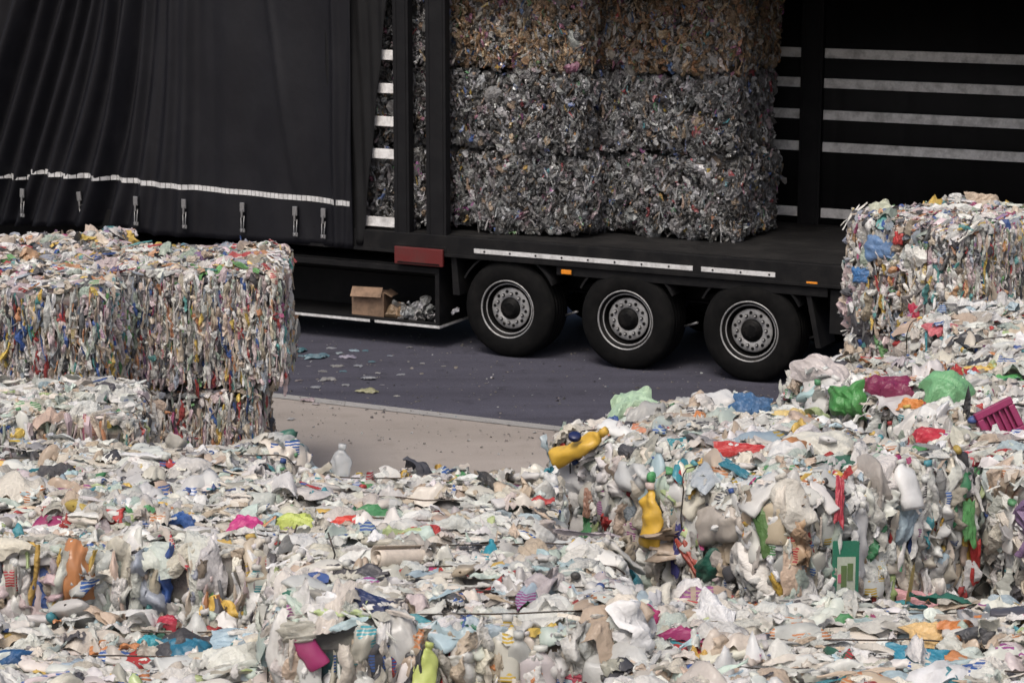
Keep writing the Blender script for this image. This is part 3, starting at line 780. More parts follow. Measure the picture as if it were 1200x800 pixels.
zs = [1.0+(RZ-.08-1.0)*j/(NZ-1) for j in range(NZ)]
def hem_z(a):  # the lower edge sags and lifts along the gathered part
    return .035*math.sin(a*2.3+.7)*(1 if a < -4.2 else .35)
for i in range(NA):
    t = i/(NA-1)
    for j, z in enumerate(zs):
        a = A0+.02+(a_end(z)-A0-.02)*t
        zz = z+hem_z(a)*max(0, 1-(z-1)/1.2)
        V.append((a, curtain_b(a, z), zz))
for i in range(NA-1):
    for j in range(NZ-1):
        F.append((i*NZ+j, (i+1)*NZ+j, (i+1)*NZ+j+1, i*NZ+j+1))
V2 = []; F2 = []
for i in range(40):
    for j, z in enumerate(zs):
        e1 = -1.68+(z-1.0)*.125; a = -2.1+(e1+2.1)*i/39
        V2.append((a, -.022+.012*math.sin(a*46+z*2.0)+.008*math.sin(a*21-z*3), z+.05))
for i in range(39):
    for j in range(NZ-1):
        F2.append((i*NZ+j, (i+1)*NZ+j, (i+1)*NZ+j+1, i*NZ+j+1))
me = bpy.data.meshes.new('curtain'); me.from_pydata(V, [], F)
for p in me.polygons: p.use_smooth = True
cur = link_mesh('curtain', me, M_TARP, tr)
s = cur.modifiers.new('thickness', 'SOLIDIFY'); s.thickness = .004
me = bpy.data.meshes.new('curtain_tail'); me.from_pydata(V2, [], F2)
for p in me.polygons: p.use_smooth = True
ct = link_mesh('curtain_tail', me, M_TARPI, cur); s = ct.modifiers.new('thickness', 'SOLIDIFY'); s.thickness = .003
# reflective hem tape in short segments following the folds
def hem_tape(s0, s1, z0, z1, name):
    m = MB(); a = s0; hh = .027
    while a < s1:
        e = min(a+.052, s1)
        def P(x, dz):
            z = z0+(z1-z0)*(x-s0)/(s1-s0)
            return (x, curtain_b(x, z)-.006, z+dz+hem_z(x)*max(0, 1-(z-1)/1.2)*.6)
        v = [m.bm.verts.new(P(*q)) for q in ((a, -hh), (e-.006, -hh), (e-.006, hh), (a, hh))]
        v2 = [m.bm.verts.new((q.co.x, q.co.y+.004, q.co.z)) for q in v]
        m.bm.faces.new(v[::-1]); m.bm.faces.new(v2)
        for q in range(4): m.bm.faces.new((v[q], v[(q+1) % 4], v2[(q+1) % 4], v2[q]))
        a = e
    return m.build(name, M_REFL, cur)
hem_tape(-7.9, -5.90, 1.60, 1.515, 'reflective_hem')
hem_tape(-5.84, -1.80, 1.60, 1.475, 'reflective_hem')
# ratchet buckles with straps
def buckle(a, tilt=0.0, first=[None]):
    b = curtain_b(a, 1.35)-.02
    if first[0] is None:
        m = MB()
        m.box(-.022, .022, -.006, -.002, -.16, .12); strap = m
        m.mi = 1
        m.box(-.028, .028, -.028, -.0065, .02, .12, .006); m.box(-.012, .012, -.034, -.026, -.04, .05, .004)
        m.tube([(-.02, -.012, -.02), (-.014, -.022, -.16), (0, -.024, -.19), (.014, -.022, -.16), (.02, -.012, -.02)], .005, 6)
        m.box(-.03, .03, -.022, -.0065, -.20, -.16, .006)
        o = m.build('strap_buckle', [M_TARPI, M_BUCK], cur); first[0] = o
    else:
        o = first[0].copy(); COL.objects.link(o); o.parent = cur
    o.location = (a, b, 1.29); o.rotation_euler = (0, tilt, 0)
for a, t in ((-5.95, .05), (-5.22, -.12), (-4.44, .02), (-3.84, 0), (-3.13, .02), (-2.47, 0), (-2.13, .03), (-6.7, .1), (-7.4, 0)):
    buckle(a, t)
# red bracket box under the posts
m = MB(); m.box(-1.28, -.71, -.07, -.036, .89, 1.07, .008); m.box(-1.2, -.8, -.035, .12, .90, .99)
o = m.build('red_side_box', M_RED, tr)
m = MB(); m.box(-1.24, -.75, -.076, -.0705, .905, .918); m.build('trim', M_HUB, o)
# underslung pallet rack
m = MB()
RA0, RA1 = -5.2, -.79
m.box(RA0, RA1, .0, .045, .80, .86, .005); m.box(RA0, RA1, .0, .045, .25, .29, .004)
m.box(RA0, RA1, .046, .70, .25, .265); m.box(RA0, RA1, .70, .72, .25, .86)
m.box(RA1-.05, RA1, -.002, .043, .291, .799, .004); m.box(RA0, RA0+.05, -.002, .043, .291, .799, .004); m.box(-3.1, -3.05, .0, .043, .291, .799, .004)
m.box(RA1-.02, RA1-.003, .0445, .70, .266, .86)
m.box(RA0, RA1, .046, .70, .862, .875)
rack = m.build('pallet_rack', M_STEEL, tr)
m = MB(); m.box(RA0+.02, -1.62, -.008, -.0025, .235, .262); m.box(-1.56, RA1, -.008, -.0025, .235, .262)
m.box(RA1+.001, RA1+.006, -.008, .69, .235, .26)
m.build('reflective_strip', M_REFL, rack)
# marker lamps
for a, z in ((.67, .94), (3.25, 1.02)):
    m = MB(); m.box(a-.055, a+.055, -.03, -.012, z-.022, z+.022, .005)
    lm = m.build('marker_lamp', M_AMB, tr)
    m = MB(); m.box(a-.065, a+.065, -.0115, .0, z-.03, z+.03, .004); m.build('lamp_base', M_HUB, lm)
m = MB(); m.box(.55, 3.4, .0, .02, .90, .985, .003); m.build('lamp_rail', M_STEEL, tr)
# mud guards
def guard(a, b0):
    m = MB(); pts = []; n = 15
    for i in range(n):
        t = R(28+124*i/(n-1)); pts.append((a+.575*math.cos(t), .52+.575*math.sin(t)))
    for i in range(n-1):
        (x0, z0), (x1, z1) = pts[i], pts[i+1]
        v = [m.bm.verts.new(q) for q in ((x0, b0, z0), (x1, b0, z1), (x1, b0+.42, z1), (x0, b0+.42, z0))]
        m.bm.faces.new(v).smooth = True
        w_ = [m.bm.verts.new(q) for q in ((x0, b0, z0), (x1, b0, z1), (a+(x1-a)*.965, b0, .52+(z1-.52)*.965), (a+(x0-a)*.965, b0, .52+(z0-.52)*.965))]
        m.bm.faces.new(w_)
    bmesh.ops.remove_doubles(m.bm, verts=m.bm.verts[:], dist=.001)
    o = m.build('mudguard', M_STEEL, tr)
    s = o.modifiers.new('t', 'SOLIDIFY'); s.thickness = .006
    return o
# wheels
def rim_prof(): return [(.178, .115), (.178, .125)]
def make_wheel():
    wq = empty('wheel', (0, 0, .502), 0, tr)
    # tyre (outer face at y=0, tread inwards)
    prof = [(.292, .005), (.300, -.004), (.33, -.016), (.38, -.020), (.425, -.012), (.462, .004), (.482, .018), (.492, .035), (.496, .05)]
    for i in range(5):
        y_ = .05+i*.062
        prof += [(.501, y_+.006), (.502, y_+.046), (.490, y_+.050), (.490, y_+.058)]
    prof += [(.498, .368), (.49, .385), (.46, .40), (.38, .41), (.30, .40), (.285, .39), (.285, .02)]
    MB().lathe(prof, 'y', 72, closed=True).build('tyre', M_RUB, wq)
    # rim: bright lip, dish, bolt flange
    m = MB()
    m.lathe([(.300, .012), (.302, -.004), (.297, -.012), (.291, -.012), (.286, .0)], 'y', 64)
    m.lathe([(.262, .034), (.256, .030), (.250, .036)], 'y', 64)
    m.lathe([(.212, .074), (.200, .064), (.118, .060), (.112, .068)], 'y', 64)
    m.mi = 1
    m.lathe([(.286, .0), (.279, .022), (.270, .034), (.262, .034)], 'y', 64)
    m.lathe([(.250, .036), (.246, .10), (.235, .135), (.222, .125), (.212, .074)], 'y', 64)
    m.lathe([(.112, .070), (.112, .13)], 'y', 64)
    m.mi = 0
    m.lathe([(.284, .02), (.284, .38)], 'y', 40)
    m.mi = 1
    for q in range(10):
        a = 2*math.pi*(q+.5)/10
        m.lathe([(.0, .050), (.017, .052), (.017, .062)], 'y', 12, (.150*math.cos(a), 0, .150*math.sin(a)))
        # flat dark discs imitating the shade inside hand holes
        m.lathe([(.0, .0585), (.0165, .0585), (.0175, .066)], 'y', 12, (.176*math.cos(a+.314), 0, .176*math.sin(a+.314)))
    m.mi = 0
    for q in range(10):
        a = 2*math.pi*(q+.5)/10
        m.lathe([(.0, .030), (.009, .031), (.011, .050)], 'y', 8, (.150*math.cos(a), 0, .150*math.sin(a)))
    m.build('rim', [M_ALU, M_HUB], wq)
    m = MB()
    m.lathe([(.0, .020), (.05, .021), (.070, .024), (.080, .034), (.084, .045), (.105, .052), (.1115, .062), (.1115, .12)], 'y', 36)
    for q in range(8):
        a = 2*math.pi*q/8
        m.lathe([(0, .014), (.006, .014), (.006, .03)], 'y', 6, (.06*math.cos(a), 0, .06*math.sin(a)))
    m.build('hub', M_HUB, wq)
    return wq
def copy_tree(o, parent=None):
    c = o.copy(); COL.objects.link(c)
    if parent: c.parent = parent
    for ch in list(o.children): copy_tree(ch, c)
    return c
w0 = make_wheel(); w0.location = (0, 0, .502); w0.rotation_euler = (0, .1, 0)
for k_ in range(3):
    guard(k_*1.31, .01); guard(k_*1.31, WD-.43)
    if k_:
        c = copy_tree(w0, tr); c.location = (k_*1.31, 0.0, .502); c.rotation_euler = (0, .1+k_*.7, 0)
    c = copy_tree(w0, tr); c.location = (k_*1.31, WD, .502); c.rotation_euler = (0, .3+k_, math.pi)
    m = MB(); m.lathe([(.055, .2), (.055, WD-.2)], 'y', 16, (k_*1.31, 0, .502))
    m.box(k_*1.31-.45, k_*1.31+.08, .66, .76, .50, .60, .01); m.box(k_*1.31-.45, k_*1.31+.08, 1.78, 1.88, .50, .60, .01)
    m.box(k_*1.31-.5, k_*1.31-.38, .64, .78, .36, .64, .01); m.box(k_*1.31-.5, k_*1.31-.38, 1.76, 1.9, .36, .64, .01)
    m.lathe([(.0, .4), (.12, .4), (.12, .62), (0, .62)], 'y', 20, (k_*1.31+.25, .15, .62))
    m.build('axle', M_STEEL, tr)
    m = MB(); m.tube([(k_*1.31+.5, .32, .43), (k_*1.31+.68, .22, .50)], .012, 8); m.build('brake_line', M_BUCK, tr)
m = MB(); m.prism([(3.16, .985), (3.21, .985), (3.34, .40), (3.29, .40)], .02, .44); m.build('mud_flap', M_STEEL, tr)
m = MB(); m.prism([(-.66, .985), (-.60, .985), (-.56, .60), (-.64, .60)], .02, .44); m.build('mud_flap', M_STEEL, tr)
for (x0, yy) in ((-2.4, 1.0),):
    m = MB(); m.lathe([(0, x0), (.17, x0+.02), (.19, x0+.06), (.19, x0+1.3), (.17, x0+1.34), (0, x0+1.36)], 'x', 28, (0, yy, .75)); m.build('air_tank', M_STEEL, tr)
# landing legs, beyond the left edge of the picture
for yy in (.5, 1.9):
    m = MB(); m.box(-5.75, -5.60, yy, yy+.12, .08, 1.0, .01); m.box(-5.8, -5.55, yy-.05, yy+.17, .006, .08, .01); m.build('landing_leg', M_STEEL, tr)

# cardboard box on the pallet rack
def to_world(o, a, b, z, rz=0.0):
    o.location = tw(a, b, z); o.rotation_euler = (0, 0, -TH+rz)
cb = empty('cardboard_box'); to_world(cb, -1.72, .22, .266, .15)
tag(cb, 'open brown cardboard box on the trailer side rack, left of the grey film', 'box')
m = MB(); t_ = .006
m.box(-.18, .18, -.13, -.13+t_, 0, .27); m.box(-.18, .18, .13-t_, .13, 0, .25); m.box(-.18, -.18+t_, -.12, .12, 0, .26); m.box(.18-t_, .18, -.12, .12, 0, .24); m.box(-.17, .17, -.12, .12, 0, .008)
m.build('carton', M_CARD, cb)
for (x, yy, rx, ry, sx, sy) in ((0, -.16, .9, 0, .17, .06), (.21, 0, 0, .5, .05, .11)):
    m = MB(); m.box(-sx, sx, -sy, sy, -.003, .003); o = m.build('flap', M_CARD, cb, (x, yy, .27 if ry == 0 else .245)); o.rotation_euler = (rx, ry, .03)
m = MB()
cl = Cloud(); r_ = np.random.default_rng(77)
n = 5
cl.add(TS_MD, r_.uniform(-1, 1, (n, 3))*np.array([.06, .04, .02])+np.array([0, 0, .07]), np.array([[0, -1, .6]]*n)+r_.normal(0, .3, (n, 3)), np.array([[1., 0, 0]]*n), np.full((n, 3), .17), pick_cols(P_((1, (.34, .23, .15)), (1, (.25, .17, .1))), n, r_), r_)
o = link_mesh('torn_cardboard', cl.mesh('torn_cardboard'), M_PLAIN); to_world(o, -1.38, .15, .275)
tag(o, 'torn brown cardboard scrap between the box and the grey film on the rack', 'cardboard')
cl = Cloud(); n = 60
pos = r_.normal(0, 1, (n, 3))*np.array([.11, .06, .045])+np.array([0, 0, .085]); pos[:, 2] = np.abs(pos[:, 2])
cl.add(TS_MD, pos, r_.normal(0, 1, (n, 3))+np.array([0, -.6, .5]), r_.normal(0, 1, (n, 3)), np.tile(r_.uniform(.06, .14, (n, 1)), (1, 3)), pick_cols(P_((3, (.30, .30, .31)), (2, (.18, .18, .18)), (1, (.4, .4, .41))), n, r_), r_)
o = link_mesh('crumpled_film', cl.mesh('crumpled_film'), M_PLD); to_world(o, -1.09, .18, .27)
tag(o, 'heap of crumpled grey film at the right end of the trailer side rack', 'plastic film', kind='stuff')
# pale green box beyond the left stack
gb = empty('storage_box', tw(-6.55, -.75, 0), -TH); tag(gb, 'grey green lidded storage box at the far left edge behind the bales', 'box')
m = MB(); m.box(-.35, .35, -.3, .3, 0, .82, .03); m.build('box_body', M_BOX, gb)
m = MB(); m.box(-.38, .38, -.33, .33, .822, .90, .02); m.build('lid', M_BOX, gb)

# ------------------------------------------------------------------ seating things on the bales
camq = Vector((0, 0, CAMH)); cp, sp_ = math.cos(PITCH), math.sin(PITCH)
def ray(px, py):
    a = (px-600)/FPX; b = (400-py)/FPX
    return Vector((a, cp+b*sp_, -sp_+b*cp)).normalized()
def hit(px, py):
    d = ray(px, py); best = None
    for bvh, root in CORES:
        if root.get('group') == G_T: continue
        h = bvh.ray_cast(camq, d)
        if h[0] is not None and (best is None or h[3] < best[3]): best = (h[0], h[1], root, h[3])
    return best

def seat_frame(nrm, ang, lean=0.0):
    """axes for a piece on a surface of normal nrm; ang = direction of its long axis in the surface, from the picture's right towards up/away"""
    n = Vector(nrm).normalized()
    right = Vector((1, 0, 0)); right = (right-n*right.dot(n)).normalized()
    upv = n.cross(right)
    t = right*math.cos(ang)+upv*math.sin(ang)
    n2 = (n+(camq-Vector((0, 12, 1.5))).normalized()*lean).normalized()
    t = (t-n2*t.dot(n2)).normalized(); b = n2.cross(t)
    return Matrix((t, b, n2)).transposed().to_4x4()

def colarr(k, c, a=.6): return np.tile(np.array([*c, a]), (k, 1))
ITEM_R = np.random.default_rng(99)
def item_mesh(kind, size, c, c2=None, seed=0):
    r = np.random.default_rng(500+seed); cl = Cloud()
    sx, sy, sz = size
    if kind in ('bottle', 'jug'):
        prof = BOT_PROFILES[1 if kind == 'jug' else 0]
        # finer profile
        pr = []
        for i in range(len(prof)-1):
            pr.append(prof[i])
            if 2 <= i <= len(prof)-6: pr.append(((prof[i][0]+prof[i+1][0])/2, (prof[i][1]+prof[i+1][1])/2))
        pr.append(prof[-1])
        T, cap = bottle_template(r, 22, pr, .6, 1.25)
        T[:, 1] /= max(1e-6, np.ptp(T[:, 1])); T[:, 2] /= max(1e-6, np.ptp(T[:, 2]))
        C = np.where(cap[:, None] > 0, np.array([*(c2 or c), .7]), np.array([*c, .6]))
        cl.addmesh(T*np.array(size), grid_faces(len(pr), 22, True), C, True)
    elif kind in ('film', 'strip', 'bag'):
        n = 22; g = np.linspace(-.5, .5, n); u, v = np.meshgrid(g, g, indexing='ij')
        ang = np.arctan2(v, u); e = np.maximum(abs(u), abs(v))*2
        rad = 1+(.13*np.sin(ang*2+r.uniform(0, 6))+.10*np.sin(ang*3+r.uniform(0, 6))+.07*np.sin(ang*7+r.uniform(0, 6)))*e
        z = crumple(u, v, r, .11, 8, .6, 5.0)
        z = z+.05*np.abs(np.sin(v*9+u*3))-.35*e**4
        if kind == 'bag': z += .45*np.sqrt(np.clip(1-(u*u+v*v)*3.6, 0, 1))
        x = u*rad+crumple(u, v, r, .03, 3); y = v*rad+crumple(u, v, r, .03, 3)
        V_ = np.stack([x*sx, y*sy, z*sz], -1).reshape(-1, 3)
        cl.addmesh(V_, grid_faces(n, n), colarr(n*n, c))
    return cl.mesh(kind)

def put(name, kind, px, py, size, c, ang=0.0, label=None, cat='plastic scrap', part=False, c2=None, out=.0, lean=0.0, seed=0, mat=None, smooth=False):
    h = None; py0 = py; lim = 13.6 if py > 470 else (16 if py > 440 else 99)
    while py < py0+60:
        h = hit(px, py)
        if h and h[3] < lim: break
        py += 4
    if py != py0: print('moved', name, px, py0, '->', py)
    p, nrm, root, dist = h
    if part and kind in ('strip', 'film'): out += .055; lean = max(lean, .35)
    elif part: out += .02
    if nrm.dot(ray(px, py)) > 0: nrm = -nrm
    if nrm.z > .6: nrm = Vector((nrm.x*.3, nrm.y*.3, 1)).normalized()
    me = item_mesh(kind, size, c, c2, seed)
    o = link_mesh(name, me, mat or (M_BOT if kind in ('bottle', 'jug') else M_PLAIN))
    Mx = Matrix.Translation(p+nrm*(.040+size[2]*.25+out*.7)) @ seat_frame(nrm, ang, lean)
    if lean >= 1.5: Mx = Matrix.Translation(p+Vector((0, 0, size[0]*.5))) @ Matrix.Rotation(.12, 4, 'Y') @ Matrix.Rotation(R(-90), 4, 'Y') @ Matrix.Rotation(1.2, 4, 'X')
    if part:
        rm = Matrix.Translation(root.location) @ Matrix.Rotation(root.rotation_euler.z, 4, 'Z')
        o.parent = root; o.matrix_local = rm.inverted() @ Mx
        if label: o['label'] = label
    else:
        o.matrix_world = Mx
        tag(o, label, cat)
    return o
YEL = (.72, .45, .06); RED = (.45, .03, .03); NAVY = (.02, .04, .16); TEAL = (.03, .26, .34); GRN = (.08, .34, .12); MAG = (.42, .03, .15); BEI = (.56, .50, .43); WHT = (.66, .66, .64); PNK = (.62, .33, .34)
PALEG = (.40, .55, .38); MAR = (.20, .02, .07); BLU = (.05, .13, .26); ORG = (.60, .22, .05)

# big pieces pressed in the sides of the corner bale (parts)
put('pressed_bottle', 'bottle', 782, 602, (.32, .15, .10), YEL, R(88), 'yellow bottle pressed upright in the bale side', part=True, c2=(.62, .5, .45), seed=1, out=.04)
put('pressed_jug', 'jug', 862, 612, (.34, .20, .10), (.52, .47, .41), R(8), 'large beige jug', part=True, seed=2)
put('pressed_jug', 'jug', 925, 590, (.27, .17, .10), (.60, .57, .50), R(112), 'large cream jug', part=True, seed=3, mat=M_PL)
put('pressed_bottle', 'bottle', 990, 625, (.40, .13, .08), (.62, .62, .61), R(86), 'tall white bottle', part=True, seed=4)
put('pressed_film', 'film', 838, 572, (.26, .16, .06), (.36, .40, .43), R(40), 'grey blue film', part=True, seed=5)
put('pressed_film', 'strip', 868, 548, (.26, .10, .06), RED, R(-5), 'red film', part=True, seed=6, out=.02)
put('pressed_film', 'strip', 861, 570, (.16, .06, .03), (.02, .16, .22), R(-55), 'dark teal strip', part=True, seed=7, out=.02)
put('pressed_film', 'strip', 967, 590, (.24, .05, .03), (.38, .03, .05), R(88), 'dark red strip', part=True, seed=8, out=.01)
put('pressed_film', 'strip', 905, 620, (.20, .08, .03), (.10, .20, .06), R(110), 'dark green strip', part=True, seed=9)
put('pressed_film', 'strip', 924, 660, (.26, .09, .03), (.55, .42, .32), R(92), 'tan strip', part=True, seed=10)
put('pressed_film', 'strip', 1120, 605, (.22, .07, .03), (.10, .30, .10), R(90), 'green strip', part=True, seed=11, out=.03)
put('pressed_film', 'strip', 1122, 650, (.22, .08, .03), (.40, .03, .03), R(86), 'red strip', part=True, seed=12, out=.03)
put('pressed_bag', 'bag', 1060, 712, (.26, .20, .12), PNK, 0, 'crumpled pink bag', part=True, seed=13, out=.05)
put('pressed_jug', 'jug', 690, 560, (.30, .18, .10), (.50, .50, .49), R(10), 'grey white jug', part=True, seed=14)
put('pressed_bottle', 'bottle', 760, 560, (.26, .16, .10), (.52, .53, .52), R(0), 'pale bottle with green cap', part=True, c2=GRN, seed=15)
put('pressed_film', 'strip', 808, 640, (.24, .06, .03), (.05, .05, .18), R(80), 'navy strip', part=True, seed=16)
put('pressed_film', 'strip', 822, 650, (.22, .06, .03), (.32, .05, .03), R(-50), 'dark red strip by the navy one', part=True, seed=17)
put('pressed_film', 'film', 706, 590, (.12, .07, .04), (.30, .17, .12), R(80), 'brown scrap', part=True, seed=18)
# green framed label card pressed in the side
h = hit(966, 665)
if h:
    p, nrm, root, _ = h
    m = MB(); m.box(-.085, .085, -.135, .135, -.006, .0, .004); m.mi = 1; m.box(-.058, .058, -.11, .06, .0008, .003); m.mi = 2
    m.box(-.035, .0, -.08, .02, .0034, .006); m.mi = 3; m.box(-.055, -.036, -.06, -.02, .0034, .006); m.mi = 4
    m.box(.006, .04, -.05, .03, .0034, .006); m.box(-.02, .02, -.10, -.085, .0034, .006)
    G1 = worn('green_print', (.02, .16, .09), .4, dirt_amt=.3); G2 = worn('pale_print', (.42, .46, .36), .5, dirt_amt=.4); G3 = worn('olive_print', (.10, .16, .05), .5); G4 = worn('pink_print', (.5, .15, .2), .5)
    o = m.build('label_card', [G1, G2, G3, G4, G3])
    Mx = Matrix.Translation(p+nrm*.115) @ seat_frame(nrm, R(-4), .5)
    rm = Matrix.Translation(root.location) @ Matrix.Rotation(root.rotation_euler.z, 4, 'Z')
    o.parent = root; o.matrix_local = rm.inverted() @ Mx; o['label'] = 'dark green printed card with a pale panel'

# loose things lying on the bales (things of their own)
yb = put('yellow_bottle', 'bottle', 706, 536, (.36, .13, .11), YEL, R(-6), 'yellow plastic bottle lying on the left end of the big right bale', 'bottle', seed=21, out=.10, lean=.4)
m = MB(); m.lathe([(0, 0), (.028, 0), (.031, .004), (.031, .022), (.026, .027), (0, .027)], 'z', 24)
for q in range(24): a = 2*math.pi*q/24; m.box(.0305*math.cos(a)-.0015, .0305*math.cos(a)+.0015, .0305*math.sin(a)-.0015, .0305*math.sin(a)+.0015, .004, .021)
cap_ = m.build('bottle_cap', worn('navy_plastic', (.008, .015, .07), .35, dirt_amt=.2)); cap_.location = yb.matrix_world.translation+Vector((-.03, -.035, .052)); cap_.rotation_euler = (.5, 0, 0)
tag(cap_, 'navy screw cap lying on top of the yellow bottle', 'cap')
put('small_bottle', 'bottle', 641, 546, (.14, .08, .07), WHT, R(90), 'small white bottle with teal cap at the far left end of the big right bale', 'bottle', c2=TEAL, seed=23, out=.03)
put('crumpled_film', 'film', 742, 494, (.22, .22, .14), PALEG, R(10), 'pale green crumpled film standing at the back edge of the big right bale', 'film', seed=24, lean=.8, out=.05)
put('crumpled_film', 'film', 735, 516, (.22, .12, .07), (.55, .22, .12), 0, 'orange film scrap behind the lying yellow bottle', 'film', seed=25, out=.02)
put('crumpled_film', 'film', 880, 486, (.14, .22, .10), BLU, R(80), 'blue film flap standing at the back edge of the big right bale', 'film', seed=26, lean=1.0, out=.06)
put('clear_bottle', 'bottle', 399, 553, (.23, .11, .10), WHT, R(90), 'clear bottle standing upright at the back edge of the left foreground bales', 'bottle', seed=27, lean=1.6, out=.06, mat=M_CLEAR)
put('white_jug', 'jug', 840, 488, (.26, .16, .10), WHT, R(15), 'white jug at the back edge of the big right bale, beside the blue flap', 'jug', seed=28, lean=.4, out=.03)
put('film_strip', 'strip', 962, 504, (.28, .10, .06), (.42, .05, .03), R(4), 'long red film strip lying below the green film scrap', 'film', seed=29, out=.03)
put('film_strip', 'strip', 928, 498, (.16, .14, .07), (.66, .50, .20), R(30), 'yellow film scrap at the left end of the long red strip', 'film', seed=30, out=.03)
put('film_strip', 'strip', 903, 524, (.20, .10, .05), BLU, R(-30), 'blue scrap lying below the blue flap on the big right bale', 'film', seed=31, out=.02)
put('film_strip', 'bag', 1093, 528, (.17, .20, .10), (.46, .03, .05), R(-50), 'bright red crumpled bag on the right half of the big right bale', 'bag', seed=32, out=.03, lean=.4)
put('film_strip', 'strip', 1135, 553, (.15, .12, .07), (.50, .08, .10), R(50), 'small pinkish red scrap at the right corner of the big right bale', 'film', seed=33, out=.03, lean=.4)
put('white_bag', 'bag', 965, 535, (.30, .20, .08), (.58, .57, .50), 0, 'large cream film bag on the middle of the big right bale', 'bag', seed=34, out=.02, lean=.3)
put('white_bag', 'bag', 920, 545, (.18, .16, .07), (.62, .62, .60), 0, 'white puffed bag left of the large cream bag', 'bag', seed=35, out=.03, lean=.3)
put('green_film', 'bag', 1108, 474, (.26, .28, .14), (.17, .40, .19), 0, 'large green dome of film on the bale behind the big right bale', 'film', seed=36, out=.03, lean=.5)
put('green_film', 'bag', 1003, 472, (.20, .20, .10), (.07, .27, .07), 0, 'smaller dark green film beside the maroon bag', 'film', seed=37, out=.03, lean=.5)
put('maroon_bag', 'bag', 1048, 476, (.26, .22, .13), MAR, 0, 'maroon crumpled bag between the two green films', 'bag', seed=38, out=.03, lean=.5)
put('film_strip', 'strip', 1068, 490, (.12, .08, .06), ORG, R(-20), 'orange scrap at the right foot of the maroon bag', 'film', seed=39, out=.05, lean=.5)
put('film_strip', 'strip', 1080, 455, (.16, .12, .05), (.50, .06, .08), R(-30), 'red film edge behind the maroon bag', 'film', seed=40, out=.02)
put('beige_bag', 'bag', 965, 452, (.20, .30, .12), (.55, .50, .48), R(60), 'pale beige flattened bottle at the left edge of the green film bale', 'bottle', seed=41, lean=.9, out=.03)
put('film_strip', 'strip', 1180, 455, (.22, .14, .05), (.10, .36, .12), R(20), 'green strip near the right picture edge above the magenta crate', 'film', seed=42, out=.02)
put('film_strip', 'strip', 1105, 395, (.20, .16, .08), (.50, .12, .14), R(20), 'pinkish red film at the foot of the strapped bale', 'film', seed=43, out=.02, lean=.4)
put('film_strip', 'strip', 1166, 420, (.10, .16, .07), (.42, .05, .07), R(70), 'dark red scrap on the pale bale near the right picture edge', 'film', seed=44, out=.02, lean=.4)
put('film_strip', 'strip', 1145, 443, (.16, .10, .05), (.66, .45, .12), 0, 'yellow orange scrap behind the large green dome', 'film', seed=45, out=.02)
put('film_scrap', 'bag', 845, 712, (.14, .12, .08), (.03, .04, .22), R(-10), 'dark blue crumpled scrap at the foot of the big right bale', 'film', seed=46, out=.02, lean=.5)
put('film_scrap', 'bag', 762, 742, (.12, .14, .08), MAG, R(60), 'magenta crumpled scrap in the bottom middle right', 'film', seed=47, out=.02, lean=.5)
put('flat_yellow_bottle', 'bottle', 790, 694, (.16, .13, .07), (.68, .45, .16), R(20), 'squashed yellow orange bottle above the magenta scrap', 'bottle', seed=48, out=.02, lean=.5)
put('film_scrap', 'bag', 728, 657, (.14, .10, .06), (.03, .10, .17), 0, 'dark teal scrap where the middle bale meets the big right bale', 'film', seed=49, out=.02, lean=.4)
put('film_scrap', 'bag', 752, 655, (.09, .08, .05), (.66, .40, .10), 0, 'small yellow scrap beside the dark teal one', 'film', seed=50, out=.02, lean=.4)
put('teal_bottle', 'bottle', 574, 668, (.15, .075, .06), TEAL, R(80), 'teal bottle lying on the middle bale', 'bottle', seed=51, out=.03, lean=.8)
put('film_scrap', 'bag', 286, 632, (.12, .12, .06), (.55, .05, .22), R(-20), 'magenta pink scrap on the large flat-topped bale', 'film', seed=52, out=.03, lean=.4)
put('film_scrap', 'bag', 345, 630, (.18, .12, .06), (.50, .58, .14), R(10), 'yellow green film right of the magenta pink scrap', 'film', seed=53, out=.03, lean=.3)
put('film_scrap', 'strip', 400, 628, (.16, .09, .05), (.60, .05, .03), R(0), 'bright red scrap right of the yellow green film', 'film', seed=54, out=.03, lean=.4)
put('film_scrap', 'strip', 430, 630, (.12, .06, .05), (.60, .10, .10), R(-10), 'light red scrap next to the bright red one', 'film', seed=55, out=.03, lean=.4)
put('film_scrap', 'bag', 212, 627, (.07, .10, .06), (.03, .10, .30), R(70), 'blue scrap on the large flat-topped bale', 'film', seed=56, out=.03, lean=.5)
put('film_scrap', 'strip', 263, 716, (.14, .16, .05), (.70, .46, .10), R(50), 'yellow triangle of film in the gap between the front bales', 'film', seed=57, out=.03, lean=.5)
put('white_sheet', 'film', 298, 702, (.30, .15, .06), (.66, .66, .64), R(70), 'white plastic sheet hanging over the gap, right of the yellow triangle', 'sheet', seed=58, out=.03, lean=.6)
put('beige_sheet', 'film', 340, 710, (.30, .11, .06), (.62, .58, .52), R(80), 'beige plastic sheet beside the white one', 'sheet', seed=59, out=.03, lean=.6)
put('white_sheet', 'film', 395, 725, (.26, .10, .05), (.56, .51, .45), R(75), 'tan plastic sheet above the light blue film', 'sheet', seed=60, out=.02, lean=.6)
put('navy_crescent', 'strip', 430, 722, (.20, .08, .06), (.015, .03, .10), R(-25), 'navy curved scrap on the middle bale', 'film', seed=61, out=.03, lean=.6)
put('film_scrap', 'bag', 220, 780, (.20, .14, .06), (.02, .15, .24), 0, 'dark teal film in the bottom left', 'film', seed=62, out=.03, lean=.4)
put('film_scrap', 'bag', 176, 772, (.09, .09, .05), (.04, .30, .36), 0, 'small teal scrap left of the dark teal film', 'film', seed=63, out=.03, lean=.4)
put('film_scrap', 'bag', 197, 748, (.10, .08, .05), (.42, .03, .06), 0, 'dark red scrap above the dark teal film', 'film', seed=64, out=.03, lean=.4)
